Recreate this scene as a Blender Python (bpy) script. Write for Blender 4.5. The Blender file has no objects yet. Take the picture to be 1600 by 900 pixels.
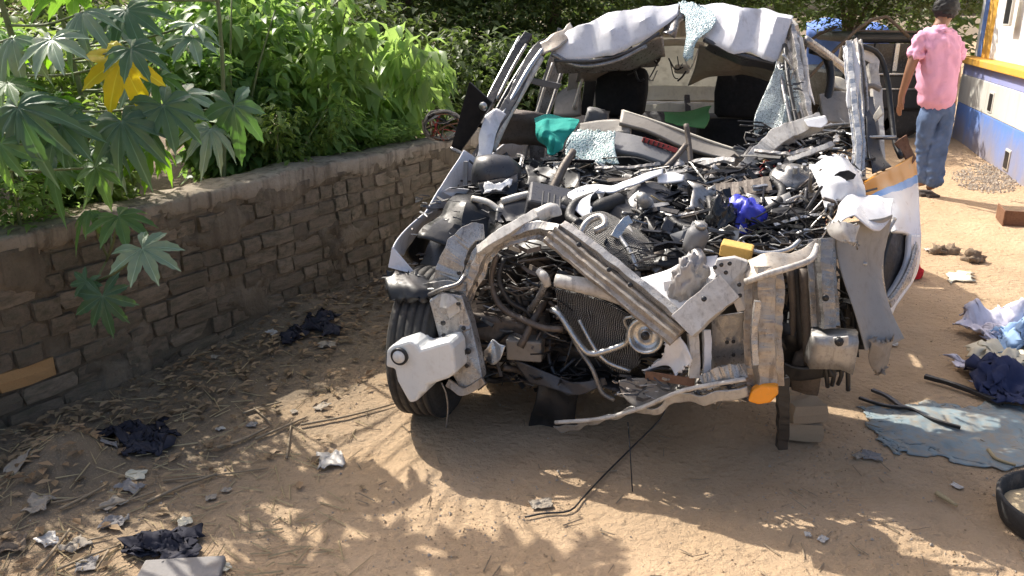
import bpy, bmesh, math, random
from mathutils import Vector, Matrix, noise, Euler

# ------------------------------------------------------------------ camera, sky, sun, exposure
SC = bpy.context.scene
COL = SC.collection
CAM_H = 1.6
PITCH = math.radians(18.3)
FPX = 1300.0                      # focal length in pixels of the 1600 wide photograph
cam_data = bpy.data.cameras.new('camera')
cam_data.sensor_width = 36.0
cam_data.lens = 36.0 * FPX / 1600.0
cam_data.clip_start = 0.05
cam_data.clip_end = 500.0
cam = bpy.data.objects.new('camera', cam_data)
COL.objects.link(cam)
cam.location = (0, 0, CAM_H)
cam.rotation_euler = (math.pi / 2 - PITCH, 0, 0)
SC.camera = cam

SUN_H = Vector((0.60, -0.68))      # horizontal shadow offset per metre of height
SUN_DIR = Vector((SUN_H.x, SUN_H.y, -1.0)).normalized()
world = bpy.data.worlds.new('World')
SC.world = world
world.use_nodes = True
wn = world.node_tree
bg = wn.nodes['Background']
sky = wn.nodes.new('ShaderNodeTexSky')
sky.sky_type = 'NISHITA'
sky.sun_disc = False
sky.sun_elevation = math.asin(-SUN_DIR.z)
sky.sun_rotation = math.atan2(-SUN_DIR.x, -SUN_DIR.y) % (2 * math.pi)
sky.air_density = 0.8
sky.dust_density = 5.0
sky.ozone_density = 0.3
wn.links.new(sky.outputs['Color'], bg.inputs['Color'])
bg.inputs['Strength'].default_value = 0.14
sun_data = bpy.data.lights.new('sun', 'SUN')
sun_data.energy = 3.8
sun_data.angle = math.radians(0.5)
sun_data.color = (1.0, 0.95, 0.86)
sun = bpy.data.objects.new('sun', sun_data)
COL.objects.link(sun)
sun.location = (-6, 8, 12)
sun.rotation_euler = SUN_DIR.to_track_quat('-Z', 'Y').to_euler()

SC.view_settings.view_transform = 'Standard'
SC.view_settings.look = 'None'
SC.view_settings.exposure = 0.80
SC.view_settings.gamma = 1.0
SC.view_settings.use_curve_mapping = False
SC.cycles.use_denoising = True
SC.cycles.max_bounces = 7
SC.cycles.diffuse_bounces = 4
SC.cycles.transparent_max_bounces = 8
SC.cycles.sample_clamp_indirect = 6.0
RND = random.Random(7)

# ------------------------------------------------------------------ measuring helpers
CP, SP = math.cos(PITCH), math.sin(PITCH)
def ray(px, py):
    a = (px - 800.0) / FPX
    b = -(py - 450.0) / FPX
    return Vector((a, CP + b * SP, -SP + b * CP))
def G(px, py, z=0.0):                       # a point of the photograph at height z
    d = ray(px, py)
    t = (z - CAM_H) / d.z
    return Vector((d.x * t, d.y * t, z))
def D(px, py, y):                           # a point of the photograph at distance y
    d = ray(px, py)
    t = y / d.y
    return Vector((d.x * t, y, CAM_H + d.z * t))
YAW = math.radians(18)
CAR = Vector((0.28, 2.98, 0.0))             # centre of the front axle on the ground
UD = Vector((math.cos(YAW), -math.sin(YAW), 0))
VD = Vector((math.sin(YAW), math.cos(YAW), 0))
def L(u, v, z):                             # car coordinates: across, back, up
    return CAR + UD * u + VD * v + Vector((0, 0, z))
def K(px, py, v):                           # a point of the photograph at car depth v
    d = ray(px, py)
    t = ((CAR + VD * v) - Vector((0, 0, CAM_H))).dot(VD) / d.dot(VD)
    return Vector((0, 0, CAM_H)) + d * t
def KS(s):
    return [K(*map(float, q.split(','))) for q in s.split()]

WALL0 = G(0, 690)
WALL1 = G(500, 480)
WD = (WALL1 - WALL0).normalized()
WN = Vector((WD.y, -WD.x, 0))               # out of the wall, towards the yard
WH = 0.80
def project(p):                            # world point to photograph pixels
    x, y, z = p.x, p.y, p.z - CAM_H
    d = y * CP - z * SP
    return 800 + FPX * x / d, 450 - FPX * (y * SP + z * CP) / d
def sunny(p):
    q = shadow_px(p)
    return inside(q, SUNNY) or any(inside(q, s) for s in SUNNY2)
def shadow_px(p):
    return project(Vector((p.x + SUN_H.x * p.z, p.y + SUN_H.y * p.z, 0)))
def inside(pt, poly):
    x, y = pt; r = False
    for (x1, y1), (x2, y2) in zip(poly, poly[1:] + poly[:1]):
        if (y1 > y) != (y2 > y) and x < (x2 - x1) * (y - y1) / (y2 - y1) + x1: r = not r
    return r
SUNNY2 = [[(395, 775), (450, 765), (465, 850), (405, 865)], [(480, 815), (565, 800), (560, 850), (490, 858)], [(640, 790), (765, 795), (705, 865), (650, 850)], [(330, 840), (390, 850), (380, 890), (330, 880)]]
SUNNY = [(640, 560), (560, 600), (480, 655), (440, 700), (500, 700), (570, 730), (600, 770), (720, 800), (780, 800), (900, 770), (900, 600)]
def wall_dist(x, y):
    return (Vector((x, y, 0)) - WALL0).dot(WN)
def fbm(x, y, z, o=3):
    return noise.fractal(Vector((x, y, z)), 1.0, 2.0, o)
HEAP = [(G(115, 738), 0.17, 0.13), (G(30, 800), 0.3, 0.05), (G(470, 500), 0.3, 0.07), (G(1010, 800), 0.16, 0.015),
        (G(1500, 420), 0.4, 0.03), (G(1340, 350), 0.3, 0.02)]
def gz(x, y):
    z = 0.018 * fbm(x * 1.3, y * 1.3, 3.1) + 0.010 * fbm(x * 4, y * 4, 9.7)
    d = wall_dist(x, y)
    if d < 0:
        k = min(1.0, -d / 0.25)
        z += 0.5 * k
    elif d < 0.95:
        z += 0.045 * (1 - d / 0.95) ** 2 * (1 + 0.6 * noise.noise(Vector((x * 3, y * 3, 1))))
    for c, r, h in HEAP:
        q = ((x - c.x) ** 2 + (y - c.y) ** 2) / (r * r)
        if q < 4:
            z += h * math.exp(-q * 1.6)
    return z
def on_ground(px, py):
    p = G(px, py)
    for _ in range(3):
        p = G(px, py, gz(p.x, p.y))
    return p

# ------------------------------------------------------------------ object helpers
ORG = {}
def link(o, parent, org):
    COL.objects.link(o)
    ORG[o.name] = Vector(org)
    if parent is not None:
        o.parent = parent
        o.location = Vector(org) - ORG[parent.name]
    else:
        o.location = org
    return o
def tag(o, label=None, cat=None, group=None, kind=None):
    if label: o['label'] = label
    if cat: o['category'] = cat
    if group: o['group'] = group
    if kind: o['kind'] = kind
    return o
def thing(name, loc, label, cat, group=None):
    o = bpy.data.objects.new(name, None)
    o.empty_display_size = 0.1
    link(o, None, Vector(loc))
    return tag(o, label, cat, group)
def make(name, verts, faces, mat, parent=None, smooth=True, uvs=None, solid=0.0, bevel=0.0, sub=0, center=None):
    vs = [Vector(v) for v in verts]
    lo = Vector((min(v.x for v in vs), min(v.y for v in vs), min(v.z for v in vs)))
    hi = Vector((max(v.x for v in vs), max(v.y for v in vs), max(v.z for v in vs)))
    org = center if center is not None else (lo + hi) / 2
    if parent is None and center is None:
        org = Vector((org.x, org.y, lo.z))
    me = bpy.data.meshes.new(name)
    me.from_pydata([v - org for v in vs], [], faces)
    me.validate()
    if uvs:
        ul = me.uv_layers.new(name='UVMap')
        for lp in me.loops:
            ul.data[lp.index].uv = uvs[lp.vertex_index]
    ms = mat if isinstance(mat, (list, tuple)) else [mat]
    for m in ms:
        me.materials.append(m)
    if smooth:
        me.shade_smooth()
    o = bpy.data.objects.new(name, me)
    link(o, parent, org)
    if solid:
        md = o.modifiers.new('solid', 'SOLIDIFY'); md.thickness = solid; md.offset = 0
    if bevel:
        md = o.modifiers.new('bevel', 'BEVEL'); md.width = bevel; md.segments = 2; md.limit_method = 'ANGLE'
        md.harden_normals = False
    if sub:
        md = o.modifiers.new('sub', 'SUBSURF'); md.levels = sub; md.render_levels = sub
    return o
def resample(pts, n, spline=False):
    pts = [Vector(p) for p in pts]
    if len(pts) == 1:
        return [pts[0].copy() for _ in range(n)]
    if spline and len(pts) > 2:
        dense = []
        q = [pts[0] * 2 - pts[1]] + pts + [pts[-1] * 2 - pts[-2]]
        for i in range(1, len(q) - 2):
            p0, p1, p2, p3 = q[i - 1], q[i], q[i + 1], q[i + 2]
            for k in range(8):
                t = k / 8
                dense.append(0.5 * ((2 * p1) + (p2 - p0) * t + (2 * p0 - 5 * p1 + 4 * p2 - p3) * t * t + (3 * p1 - p0 - 3 * p2 + p3) * t ** 3))
        dense.append(pts[-1])
        pts = dense
    acc = [0.0]
    for a, b in zip(pts, pts[1:]):
        acc.append(acc[-1] + (b - a).length)
    tot = acc[-1] or 1e-6
    out, j = [], 0
    for i in range(n):
        s = tot * i / (n - 1)
        while j < len(pts) - 2 and acc[j + 1] < s:
            j += 1
        seg = acc[j + 1] - acc[j] or 1e-6
        out.append(pts[j].lerp(pts[j + 1], min(1, max(0, (s - acc[j]) / seg))))
    return out
SEED = [0]
def nseed():
    SEED[0] += 1
    return SEED[0] * 3.717
def crumple_pts(vs, amp, freq, seed, sharp=True):
    out = []
    for v in vs:
        p = v * freq + Vector((seed, seed * 0.7, -seed))
        if sharp:
            d = Vector((noise.cell_vector(p * 0.8).x - .5, noise.cell_vector(p * 0.8).y - .5, 0)) * 0.0
            w = noise.noise_vector(p)
            r = noise.noise_vector(p * 2.3)
            d = Vector((abs(w.x) * 2 - .5, abs(w.y) * 2 - .5, abs(w.z) * 2 - .5)) + Vector((abs(r.x) - .25, abs(r.y) - .25, abs(r.z) - .25)) * 0.9
        else:
            d = noise.noise_vector(p)
        out.append(v + d * amp)
    return out
def tri(x):
    return abs((x % 1.0) - 0.5) * 2 - 0.5
def fold_pts(vs, amp, freq, seed):
    """hard creases: several sets of straight folds in different directions, along the sheet's own normal"""
    r = random.Random(int(seed * 1000))
    n = len(vs)
    c = sum(vs, Vector()) / n
    nrm = Vector()
    for a, b in zip(vs, vs[1:]): nrm += (a - c).cross(b - c)
    nrm = nrm.normalized() if nrm.length > 1e-9 else Vector((0, 0, 1))
    sets = []
    for k in range(4):
        d = Vector((r.uniform(-1, 1), r.uniform(-1, 1), r.uniform(-1, 1)))
        d = (d - nrm * d.dot(nrm) * .7).normalized()
        sets.append((d, freq * r.uniform(.35, .9) * (1.7 ** (k * .6)) * .5, r.uniform(0, 1), 1.0 / (1 + .55 * k)))
    side = nrm.orthogonal().normalized()
    out = []
    for v in vs:
        w = noise.noise_vector(v * freq * .5 + Vector((seed, 0, 0)))
        h = 0.0
        for d, f, o, a in sets:
            m = .35 + 1.3 * abs(noise.noise(v * freq * .35 + Vector((o * 9, seed, 0))))
            h += a * m * tri(v.dot(d) * f + o + w.x * .25)
        out.append(v + nrm * (h * amp) + side * (w.y * amp * .5))
    return out
def sheet(name, rows, mat, parent=None, nu=14, nv=10, amp=0.0, freq=8.0, solid=0.004, spline=True, smooth=True, ragged=0.0, sharp=True, splv=True, fold=2.0):
    if amp and sharp:
        nu, nv = min(64, int(nu * 1.6)), min(64, int(nv * 1.6))
    """a sheet spanned over several polylines"""
    R = [resample(r, nu, spline) for r in rows]
    cols = [resample([r[i] for r in R], nv, spline and splv and len(R) > 2) for i in range(nu)]
    sd = nseed()
    vs, fs, uv = [], [], []
    for j in range(nv):
        for i in range(nu):
            vs.append(cols[i][j]); uv.append((i / (nu - 1), j / (nv - 1)))
    if ragged:
        for j in (0, nv - 1):
            for i in range(nu):
                w = noise.noise_vector(Vector((i * .7, j, sd))) + noise.noise_vector(Vector((i * 2.1, j, sd))) * .7
                vs[j * nu + i] = vs[j * nu + i] + w * ragged * 1.4
    if amp:
        vs = fold_pts(vs, amp * fold, freq, sd) if sharp else crumple_pts(vs, amp, freq, sd, False)
    for j in range(nv - 1):
        for i in range(nu - 1):
            a = j * nu + i
            fs.append((a, a + 1, a + nu + 1, a + nu))
    o = make(name, vs, fs, mat, parent, smooth, uv, solid)
    if sharp and amp: o.data.set_sharp_from_angle(angle=math.radians(22))
    return o
def frames(P):
    out = []
    t0 = (P[1] - P[0]).normalized()
    n = t0.orthogonal().normalized()
    for i in range(len(P)):
        t = (P[min(i + 1, len(P) - 1)] - P[max(i - 1, 0)])
        t = t.normalized() if t.length > 1e-9 else t0
        n = (n - t * n.dot(t))
        n = n.normalized() if n.length > 1e-6 else t.orthogonal().normalized()
        out.append((t, n, t.cross(n)))
    return out
def tube_data(pts, r, n=7, k=None, spline=True):
    k = k or max(4, len(pts) * 4)
    if len(pts) == 2: k = 2
    P = resample(pts, k, spline)
    F = frames(P)
    vs, fs = [], []
    for i, (p, (t, a, b)) in enumerate(zip(P, F)):
        if isinstance(r, (list, tuple)):
            q = i / (len(P) - 1) * (len(r) - 1)
            lo = int(min(q, len(r) - 2)); rr = r[lo] + (r[lo + 1] - r[lo]) * (q - lo)
        else:
            rr = r
        for m in range(n):
            an = 2 * math.pi * m / n
            vs.append(p + a * (math.cos(an) * rr) + b * (math.sin(an) * rr))
    for i in range(len(P) - 1):
        for m in range(n):
            a0, a1 = i * n + m, i * n + (m + 1) % n
            fs.append((a0, a1, a1 + n, a0 + n))
    fs.append(tuple(range(n - 1, -1, -1)))
    fs.append(tuple(range((len(P) - 1) * n, len(P) * n)))
    return vs, fs
def tube(name, pts, r, mat, parent=None, n=7, k=None, spline=True):
    vs, fs = tube_data(pts, r, n, k, spline)
    return make(name, vs, fs, mat, parent)
PROFILE = {
    'box': [(-.5, -.5), (.5, -.5), (.5, .5), (-.5, .5)],
    'C': [(-.5, -.5), (.5, -.5), (.5, .5), (.36, .5), (.36, -.25), (-.36, -.25), (-.36, .5), (-.5, .5)],
    'hat': [(-.5, .5), (-.5, .35), (-.3, .35), (-.22, -.5), (.22, -.5), (.3, .35), (.5, .35), (.5, .5)],
    'rib': [(-.5, .1), (-.3, .1), (-.24, -.3), (-.12, -.3), (-.06, .1), (.06, .1), (.12, -.3), (.24, -.3), (.3, .1), (.5, .1), (.5, .5), (-.5, .5)],
}
def beam(name, pts, w, h, mat, parent=None, face=None, prof='box', k=None, amp=0.0, freq=9, spline=True, bevel=0.004, taper=None):
    """a swept section; FACE is the direction its back (h axis, negative side) looks to"""
    k = int((k or max(3, len(pts) * 4)) * (1.6 if amp else 1))
    P = resample(pts, k, spline)
    f = Vector(face) if face is not None else Vector((0, -1, 0.3))
    pr = PROFILE[prof]
    n = len(pr)
    vs, fs = [], []
    for i, p in enumerate(P):
        t = (P[min(i + 1, k - 1)] - P[max(i - 1, 0)]).normalized()
        b = -(f - t * f.dot(t)).normalized()
        a = t.cross(b).normalized()
        s = 1.0
        if taper:
            q = i / (k - 1) * (len(taper) - 1); lo = int(min(q, len(taper) - 2)); s = taper[lo] + (taper[lo + 1] - taper[lo]) * (q - lo)
        for x, y in pr:
            vs.append(p + a * (x * w * s) + b * (y * h * s))
    if amp:
        sd = nseed()
        vs = fold_pts(crumple_pts(vs, amp * .5, freq * 1.6, sd), amp * 1.3, freq * 1.4, sd)
    for i in range(k - 1):
        for m in range(n):
            a0, a1 = i * n + m, i * n + (m + 1) % n
            fs.append((a0, a1, a1 + n, a0 + n))
    fs.append(tuple(range(n - 1, -1, -1)))
    fs.append(tuple(range((k - 1) * n, k * n)))
    return make(name, vs, fs, mat, parent, False, None, 0, min(bevel, .0018))
def plate(name, outline, thick, mat, parent=None, bevel=0.003, back=None, amp=0.0):
    """a flat outline with real thickness, its back pushed along BACK"""
    bk = Vector(back) if back is not None else VD
    P = [Vector(p) for p in outline]
    n = len(P)
    if amp:
        P = crumple_pts(P, amp, 9, nseed())
    c = sum(P, Vector()) / n
    vs = P + [p + bk.normalized() * thick for p in P] + [c, c + bk.normalized() * thick]
    fs = []
    for i in range(n):
        j = (i + 1) % n
        fs.append((i, i + n, j + n, j))
        fs.append((i, j, 2 * n)); fs.append((j + n, i + n, 2 * n + 1))
    return make(name, vs, fs, mat, parent, False, None, 0, bevel)
def block(name, c, size, mat, parent=None, rot=(0, 0, 0), bevel=0.004, amp=0.0, cuts=0, car=True):
    """a box; CAR turns it with the car"""
    c = Vector(c)
    m = Euler(rot).to_matrix()
    if car: m = Matrix.Rotation(-YAW, 3, 'Z') @ m
    n = cuts + 2
    bm = bmesh.new()
    bmesh.ops.create_cube(bm, size=1.0)
    if cuts:
        bmesh.ops.subdivide_edges(bm, edges=bm.edges[:], cuts=cuts, use_grid_fill=True)
    vs = [c + m @ Vector((v.co.x * size[0], v.co.y * size[1], v.co.z * size[2])) for v in bm.verts]
    bm.verts.index_update()
    fs = [tuple(v.index for v in f.verts) for f in bm.faces]
    bm.free()
    if amp: vs = crumple_pts(vs, amp, 7, nseed())
    return make(name, vs, fs, mat, parent, cuts > 0, None, 0, 0 if cuts else bevel)
def lathe(name, prof, c, axis, mat, parent=None, n=32, smooth=True):
    """PROF: (radius, along axis) pairs, closed at both ends when the radius is 0"""
    ax = Vector(axis).normalized(); a = ax.orthogonal().normalized(); b = ax.cross(a)
    c = Vector(c)
    vs, fs = [], []
    for r, h in prof:
        for i in range(n):
            an = 2 * math.pi * i / n
            vs.append(c + ax * h + (a * math.cos(an) + b * math.sin(an)) * r)
    for j in range(len(prof) - 1):
        for i in range(n):
            q, q2 = j * n + i, j * n + (i + 1) % n
            fs.append((q, q2, q2 + n, q + n))
    return make(name, vs, fs, mat, parent, smooth)

# ------------------------------------------------------------------ materials
def nodes(name):
    m = bpy.data.materials.new(name)
    m.use_nodes = True
    nt = m.node_tree
    return m, nt, nt.nodes['Principled BSDF']
def N(nt, t, **kw):
    n = nt.nodes.new('ShaderNode' + t)
    for k, v in kw.items():
        if k in n.inputs: n.inputs[k].default_value = v
        else: setattr(n, k, v)
    return n
def mixc(nt, fac, a, b, mode='MIX'):
    n = nt.nodes.new('ShaderNodeMix'); n.data_type = 'RGBA'; n.blend_type = mode
    for idx, x in ((0, fac), (6, a), (7, b)):
        if hasattr(x, 'is_output'): nt.links.new(x, n.inputs[idx])
        elif idx == 0: n.inputs[0].default_value = x
        else: n.inputs[idx].default_value = (*x, 1)
    return n.outputs[2]
def ramp(nt, src, lo, hi, a=0.0, b=1.0):
    n = N(nt, 'MapRange'); nt.links.new(src, n.inputs[0])
    n.inputs[1].default_value = lo; n.inputs[2].default_value = hi; n.inputs[3].default_value = a; n.inputs[4].default_value = b
    return n.outputs[0]
def nz(nt, scale, detail=4, vec=None, rough=0.6, dist=0.0):
    n = N(nt, 'TexNoise', Scale=scale, Detail=detail, Roughness=rough, Distortion=dist)
    if vec is not None: nt.links.new(vec, n.inputs['Vector'])
    return n.outputs['Fac']
def tc(nt, out='Object'):
    return N(nt, 'TexCoord').outputs[out]
def bump(nt, b, src, strength, dist=0.01):
    n = N(nt, 'Bump', Strength=strength, Distance=dist)
    nt.links.new(src, n.inputs['Height'])
    if b.inputs['Normal'].is_linked:
        nt.links.new(b.inputs['Normal'].links[0].from_socket, n.inputs['Normal'])
    nt.links.new(n.outputs[0], b.inputs['Normal'])
def grimy(name, col, rough=0.5, metal=0.0, dirt=(0.17, 0.12, 0.08), amount=0.5, scale=7.0, bumps=0.25, spec=0.5, fine=60.0):
    """a painted, plastic or metal surface with dust, stains and scratches"""
    m, nt, b = nodes(name)
    v = tc(nt)
    geo = N(nt, 'NewGeometry')
    n1 = nz(nt, scale * 1.7, 8, v, 0.68); n2 = nz(nt, scale * 6.0, 5, v, 0.65); n3 = nz(nt, fine, 3, v)
    f1 = ramp(nt, n1, 0.66 - 0.30 * amount, 0.86, 0, 0.85)
    f2 = ramp(nt, n2, 0.52, 0.72, 0, 0.55 * amount)
    c = mixc(nt, f1, col, dirt)
    c = mixc(nt, f2, c, tuple(x * 0.55 for x in dirt))
    c = mixc(nt, ramp(nt, n3, 0.35, 0.65, 0, 0.10), c, tuple(min(1, x * 1.25) for x in col))
    mp = N(nt, 'Mapping'); nt.links.new(v, mp.inputs[0]); mp.inputs['Scale'].default_value = (1.0, 1.0, 0.12); mp.inputs['Rotation'].default_value = (0.3, 0.25, 0)
    n4 = nz(nt, scale * 5.0, 5, mp.outputs[0], 0.7)
    c = mixc(nt, ramp(nt, n4, 0.56, 0.66, 0, 0.55 * amount), c, tuple(x * 0.4 for x in dirt))
    n5 = nz(nt, scale * 9.0, 2, v, 0.5, 2.0)
    c = mixc(nt, ramp(nt, n5, 0.66, 0.74, 0, 0.4 * amount), c, tuple(x * 0.5 for x in dirt))
    nt.links.new(c, b.inputs['Base Color'])
    nt.links.new(ramp(nt, n2, 0.3, 0.7, max(0.05, rough - 0.12), min(1, rough + 0.2)), b.inputs['Roughness'])
    b.inputs['Metallic'].default_value = metal
    b.inputs['Specular IOR Level'].default_value = spec
    bump(nt, b, n2, bumps * (0.35 if metal or rough < 0.45 else 1), 0.006)
    bump(nt, b, n3, bumps * (0.15 if metal or rough < 0.45 else 0.5), 0.002)
    return m
M = {}
M['white'] = grimy('white_paint', (0.74, 0.74, 0.75), 0.32, 0, (0.40, 0.36, 0.32), 0.25, 5, 0.12)
M['white_shell'] = grimy('dented_white_paint', (0.66, 0.66, 0.69), 0.32, 0, (0.36, 0.33, 0.31), 0.4, 4, 0.2)
M['offwhite'] = grimy('dusty_white_paint', (0.58, 0.555, 0.51), 0.34, 0, (0.22, 0.17, 0.125), 0.75, 8, 0.35)
M['primer'] = grimy('grey_primer_metal', (0.28, 0.275, 0.27), 0.3, 0.55, (0.11, 0.085, 0.065), 0.75, 9, 0.3)
M['matte_black'] = grimy('matte_black_panel', (0.008, 0.008, 0.009), 0.6, 0, (0.02, 0.018, 0.016), 0.2, 6, 0.1, 0.2)
M['beige'] = grimy('dusty_chassis_paint', (0.43, 0.385, 0.325), 0.34, 0.35, (0.17, 0.11, 0.07), 0.9, 9, 0.4)
M['chassis'] = grimy('pale_chassis_metal', (0.47, 0.455, 0.43), 0.28, 0.5, (0.15, 0.11, 0.08), 0.85, 10, 0.35)
M['silver'] = grimy('bare_metal', (0.50, 0.50, 0.49), 0.30, 0.85, (0.2, 0.16, 0.12), 0.35, 12, 0.3)
M['alu'] = grimy('cast_aluminium', (0.40, 0.39, 0.37), 0.42, 0.6, (0.16, 0.12, 0.09), 0.5, 14, 0.4)
M['dark'] = grimy('black_plastic', (0.018, 0.018, 0.019), 0.38, 0, (0.065, 0.055, 0.045), 0.3, 8, 0.3)
M['gloss'] = grimy('glossy_black_plastic', (0.014, 0.014, 0.016), 0.2, 0, (0.035, 0.033, 0.031), 0.2, 6, 0.2)
M['rubber'] = grimy('hose_rubber', (0.022, 0.021, 0.021), 0.5, 0, (0.085, 0.072, 0.06), 0.35, 14, 0.35)
M['grey'] = grimy('grey_plastic', (0.16, 0.16, 0.165), 0.5, 0, (0.16, 0.13, 0.10), 0.4, 7, 0.2)
M['charcoal'] = grimy('charcoal_plastic', (0.05, 0.05, 0.055), 0.32, 0, (0.11, 0.095, 0.08), 0.4, 7, 0.25)
M['taupe'] = grimy('taupe_dash_plastic', (0.24, 0.215, 0.185), 0.5, 0, (0.14, 0.11, 0.08), 0.4, 6, 0.2)
M['cream'] = grimy('cream_trim', (0.60, 0.55, 0.45), 0.7, 0, (0.35, 0.28, 0.2), 0.35, 7, 0.2)
M['rust'] = grimy('rusty_steel', (0.20, 0.10, 0.055), 0.75, 0.2, (0.09, 0.05, 0.03), 0.6, 12, 0.5)
M['brownmetal'] = grimy('grimy_engine_metal', (0.14, 0.115, 0.095), 0.55, 0.3, (0.06, 0.045, 0.035), 0.6, 12, 0.5)
M['tank'] = grimy('milky_tank_plastic', (0.78, 0.78, 0.74), 0.42, 0, (0.45, 0.38, 0.28), 0.25, 5, 0.08)
M['orange'] = grimy('amber_lens', (0.9, 0.32, 0.02), 0.15, 0, (0.5, 0.22, 0.05), 0.2, 9, 0.05)
M['foam'] = grimy('yellow_foam', (0.62, 0.38, 0.10), 0.85, 0, (0.36, 0.22, 0.08), 0.3, 10, 0.5)
M['seat'] = grimy('black_seat_fabric', (0.012, 0.012, 0.013), 0.85, 0, (0.03, 0.027, 0.025), 0.4, 8, 0.3, 0.3)
M['wire_r'] = grimy('red_wire', (0.35, 0.04, 0.03), 0.5, 0, (0.12, 0.06, 0.05), 0.4, 12, 0.1)
M['wire_y'] = grimy('tan_wire', (0.45, 0.33, 0.14), 0.5, 0, (0.2, 0.13, 0.08), 0.4, 12, 0.1)
def cloth_mat(name, col, var=0.15, rough=0.85, weave=220.0, dirt=(0.2, 0.16, 0.12), amount=0.2, trans=0.0):
    m, nt, b = nodes(name)
    v = tc(nt)
    n1 = nz(nt, 5, 4, v); n2 = nz(nt, 22, 4, v)
    c = mixc(nt, ramp(nt, n1, 0.35, 0.65, 0, var), col, tuple(min(1, x * 1.5 + 0.02) for x in col))
    c = mixc(nt, ramp(nt, n2, 0.6 - 0.2 * amount, 0.8, 0, amount), c, dirt)
    nt.links.new(c, b.inputs['Base Color'])
    b.inputs['Roughness'].default_value = rough
    b.inputs['Specular IOR Level'].default_value = 0.25
    bump(nt, b, n2, 0.35, 0.01)
    bump(nt, b, nz(nt, weave, 2, v), 0.2, 0.002)
    if trans:
        out = nt.nodes['Material Output']
        tr = N(nt, 'BsdfTranslucent'); nt.links.new(c, tr.inputs['Color'])
        mx = N(nt, 'MixShader'); mx.inputs[0].default_value = trans
        nt.links.new(b.outputs[0], mx.inputs[1]); nt.links.new(tr.outputs[0], mx.inputs[2]); nt.links.new(mx.outputs[0], out.inputs['Surface'])
    return m
def leaf_mat(name, col, trans_col, fac=0.45, rough=0.45, var=0.5, rnd=True, spec=0.35):
    """leaf: reflected green, brighter yellow green light passing through"""
    m, nt, b = nodes(name)
    v = tc(nt)
    n1 = nz(nt, 3.0, 3, v)
    src = n1
    if rnd:
        att = N(nt, 'Attribute'); att.attribute_name = 'tone'
        src = att.outputs['Fac']
    c = mixc(nt, ramp(nt, src, 0.0, 1.0, 0, 1), tuple(x * (1 - var * 0.6) for x in col), tuple(min(1, x * (1 + var)) for x in col))
    c = mixc(nt, ramp(nt, n1, 0.45, 0.75, 0, 0.4), c, (col[0] * 1.5 + 0.02, col[1] * 1.1, col[2] * 0.8))
    t = mixc(nt, ramp(nt, src, 0.0, 1.0, 0, 1), tuple(x * 0.7 for x in trans_col), trans_col)
    if not rnd:
        ve = N(nt, 'Attribute'); ve.attribute_name = 'vein'
        c = mixc(nt, ramp(nt, ve.outputs['Fac'], 0.55, 0.95, 0, 0.7), c, tuple(min(1, x * 2.2 + 0.08) for x in col))
        n9 = nz(nt, 9, 5, v, 0.7)
        c = mixc(nt, ramp(nt, n9, 0.66, 0.74, 0, 0.7), c, (0.16, 0.10, 0.04))
        t = mixc(nt, ramp(nt, n9, 0.66, 0.74, 0, 0.7), t, (0.10, 0.06, 0.02))
    nt.links.new(c, b.inputs['Base Color'])
    b.inputs['Roughness'].default_value = rough
    b.inputs['Specular IOR Level'].default_value = spec
    bump(nt, b, nz(nt, 40, 3, v), 0.2, 0.004)
    tr = N(nt, 'BsdfTranslucent'); nt.links.new(t, tr.inputs['Color'])
    mx = N(nt, 'MixShader'); mx.inputs[0].default_value = fac
    out = nt.nodes['Material Output']
    nt.links.new(b.outputs[0], mx.inputs[1]); nt.links.new(tr.outputs[0], mx.inputs[2]); nt.links.new(mx.outputs[0], out.inputs['Surface'])
    return m
def mk_ground():
    m, nt, b = nodes('sandy_dirt')
    v = tc(nt)
    big = nz(nt, 0.55, 5, v, 0.55); mid = nz(nt, 2.6, 6, v); fine = nz(nt, 22, 6, v, 0.7); grain = nz(nt, 160, 3, v)
    c = mixc(nt, ramp(nt, mid, 0.3, 0.7), (0.49, 0.345, 0.21), (0.60, 0.435, 0.285))
    c = mixc(nt, ramp(nt, big, 0.40, 0.66, 0, 0.6), c, (0.42, 0.30, 0.19))
    # darker grey brown towards the wall
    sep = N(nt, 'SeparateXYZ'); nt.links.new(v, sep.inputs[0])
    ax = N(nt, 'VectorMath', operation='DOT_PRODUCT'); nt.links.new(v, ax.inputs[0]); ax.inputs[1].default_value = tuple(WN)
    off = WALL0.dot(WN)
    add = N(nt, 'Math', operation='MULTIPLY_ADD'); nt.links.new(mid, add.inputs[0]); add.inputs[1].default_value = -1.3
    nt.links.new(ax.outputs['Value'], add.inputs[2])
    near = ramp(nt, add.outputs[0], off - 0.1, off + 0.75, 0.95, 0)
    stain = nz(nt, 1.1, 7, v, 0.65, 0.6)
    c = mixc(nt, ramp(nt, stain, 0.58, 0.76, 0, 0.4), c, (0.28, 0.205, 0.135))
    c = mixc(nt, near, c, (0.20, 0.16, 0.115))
    c = mixc(nt, ramp(nt, fine, 0.55, 0.8, 0, 0.4), c, (0.30, 0.205, 0.125))
    c = mixc(nt, ramp(nt, grain, 0.55, 0.8, 0, 0.5), c, (0.60, 0.46, 0.30))
    nt.links.new(c, b.inputs['Base Color'])
    b.inputs['Roughness'].default_value = 0.95
    b.inputs['Specular IOR Level'].default_value = 0.15
    bump(nt, b, mid, 0.5, 0.05)
    bump(nt, b, fine, 0.9, 0.03)
    vo = N(nt, 'TexVoronoi', feature='F1', Scale=26.0); nt.links.new(v, vo.inputs['Vector'])
    bump(nt, b, ramp(nt, vo.outputs['Distance'], 0.0, 0.5, 1, 0), 0.35, 0.02)
    bump(nt, b, grain, 0.7, 0.006)
    return m
M['ground'] = mk_ground()
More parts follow.
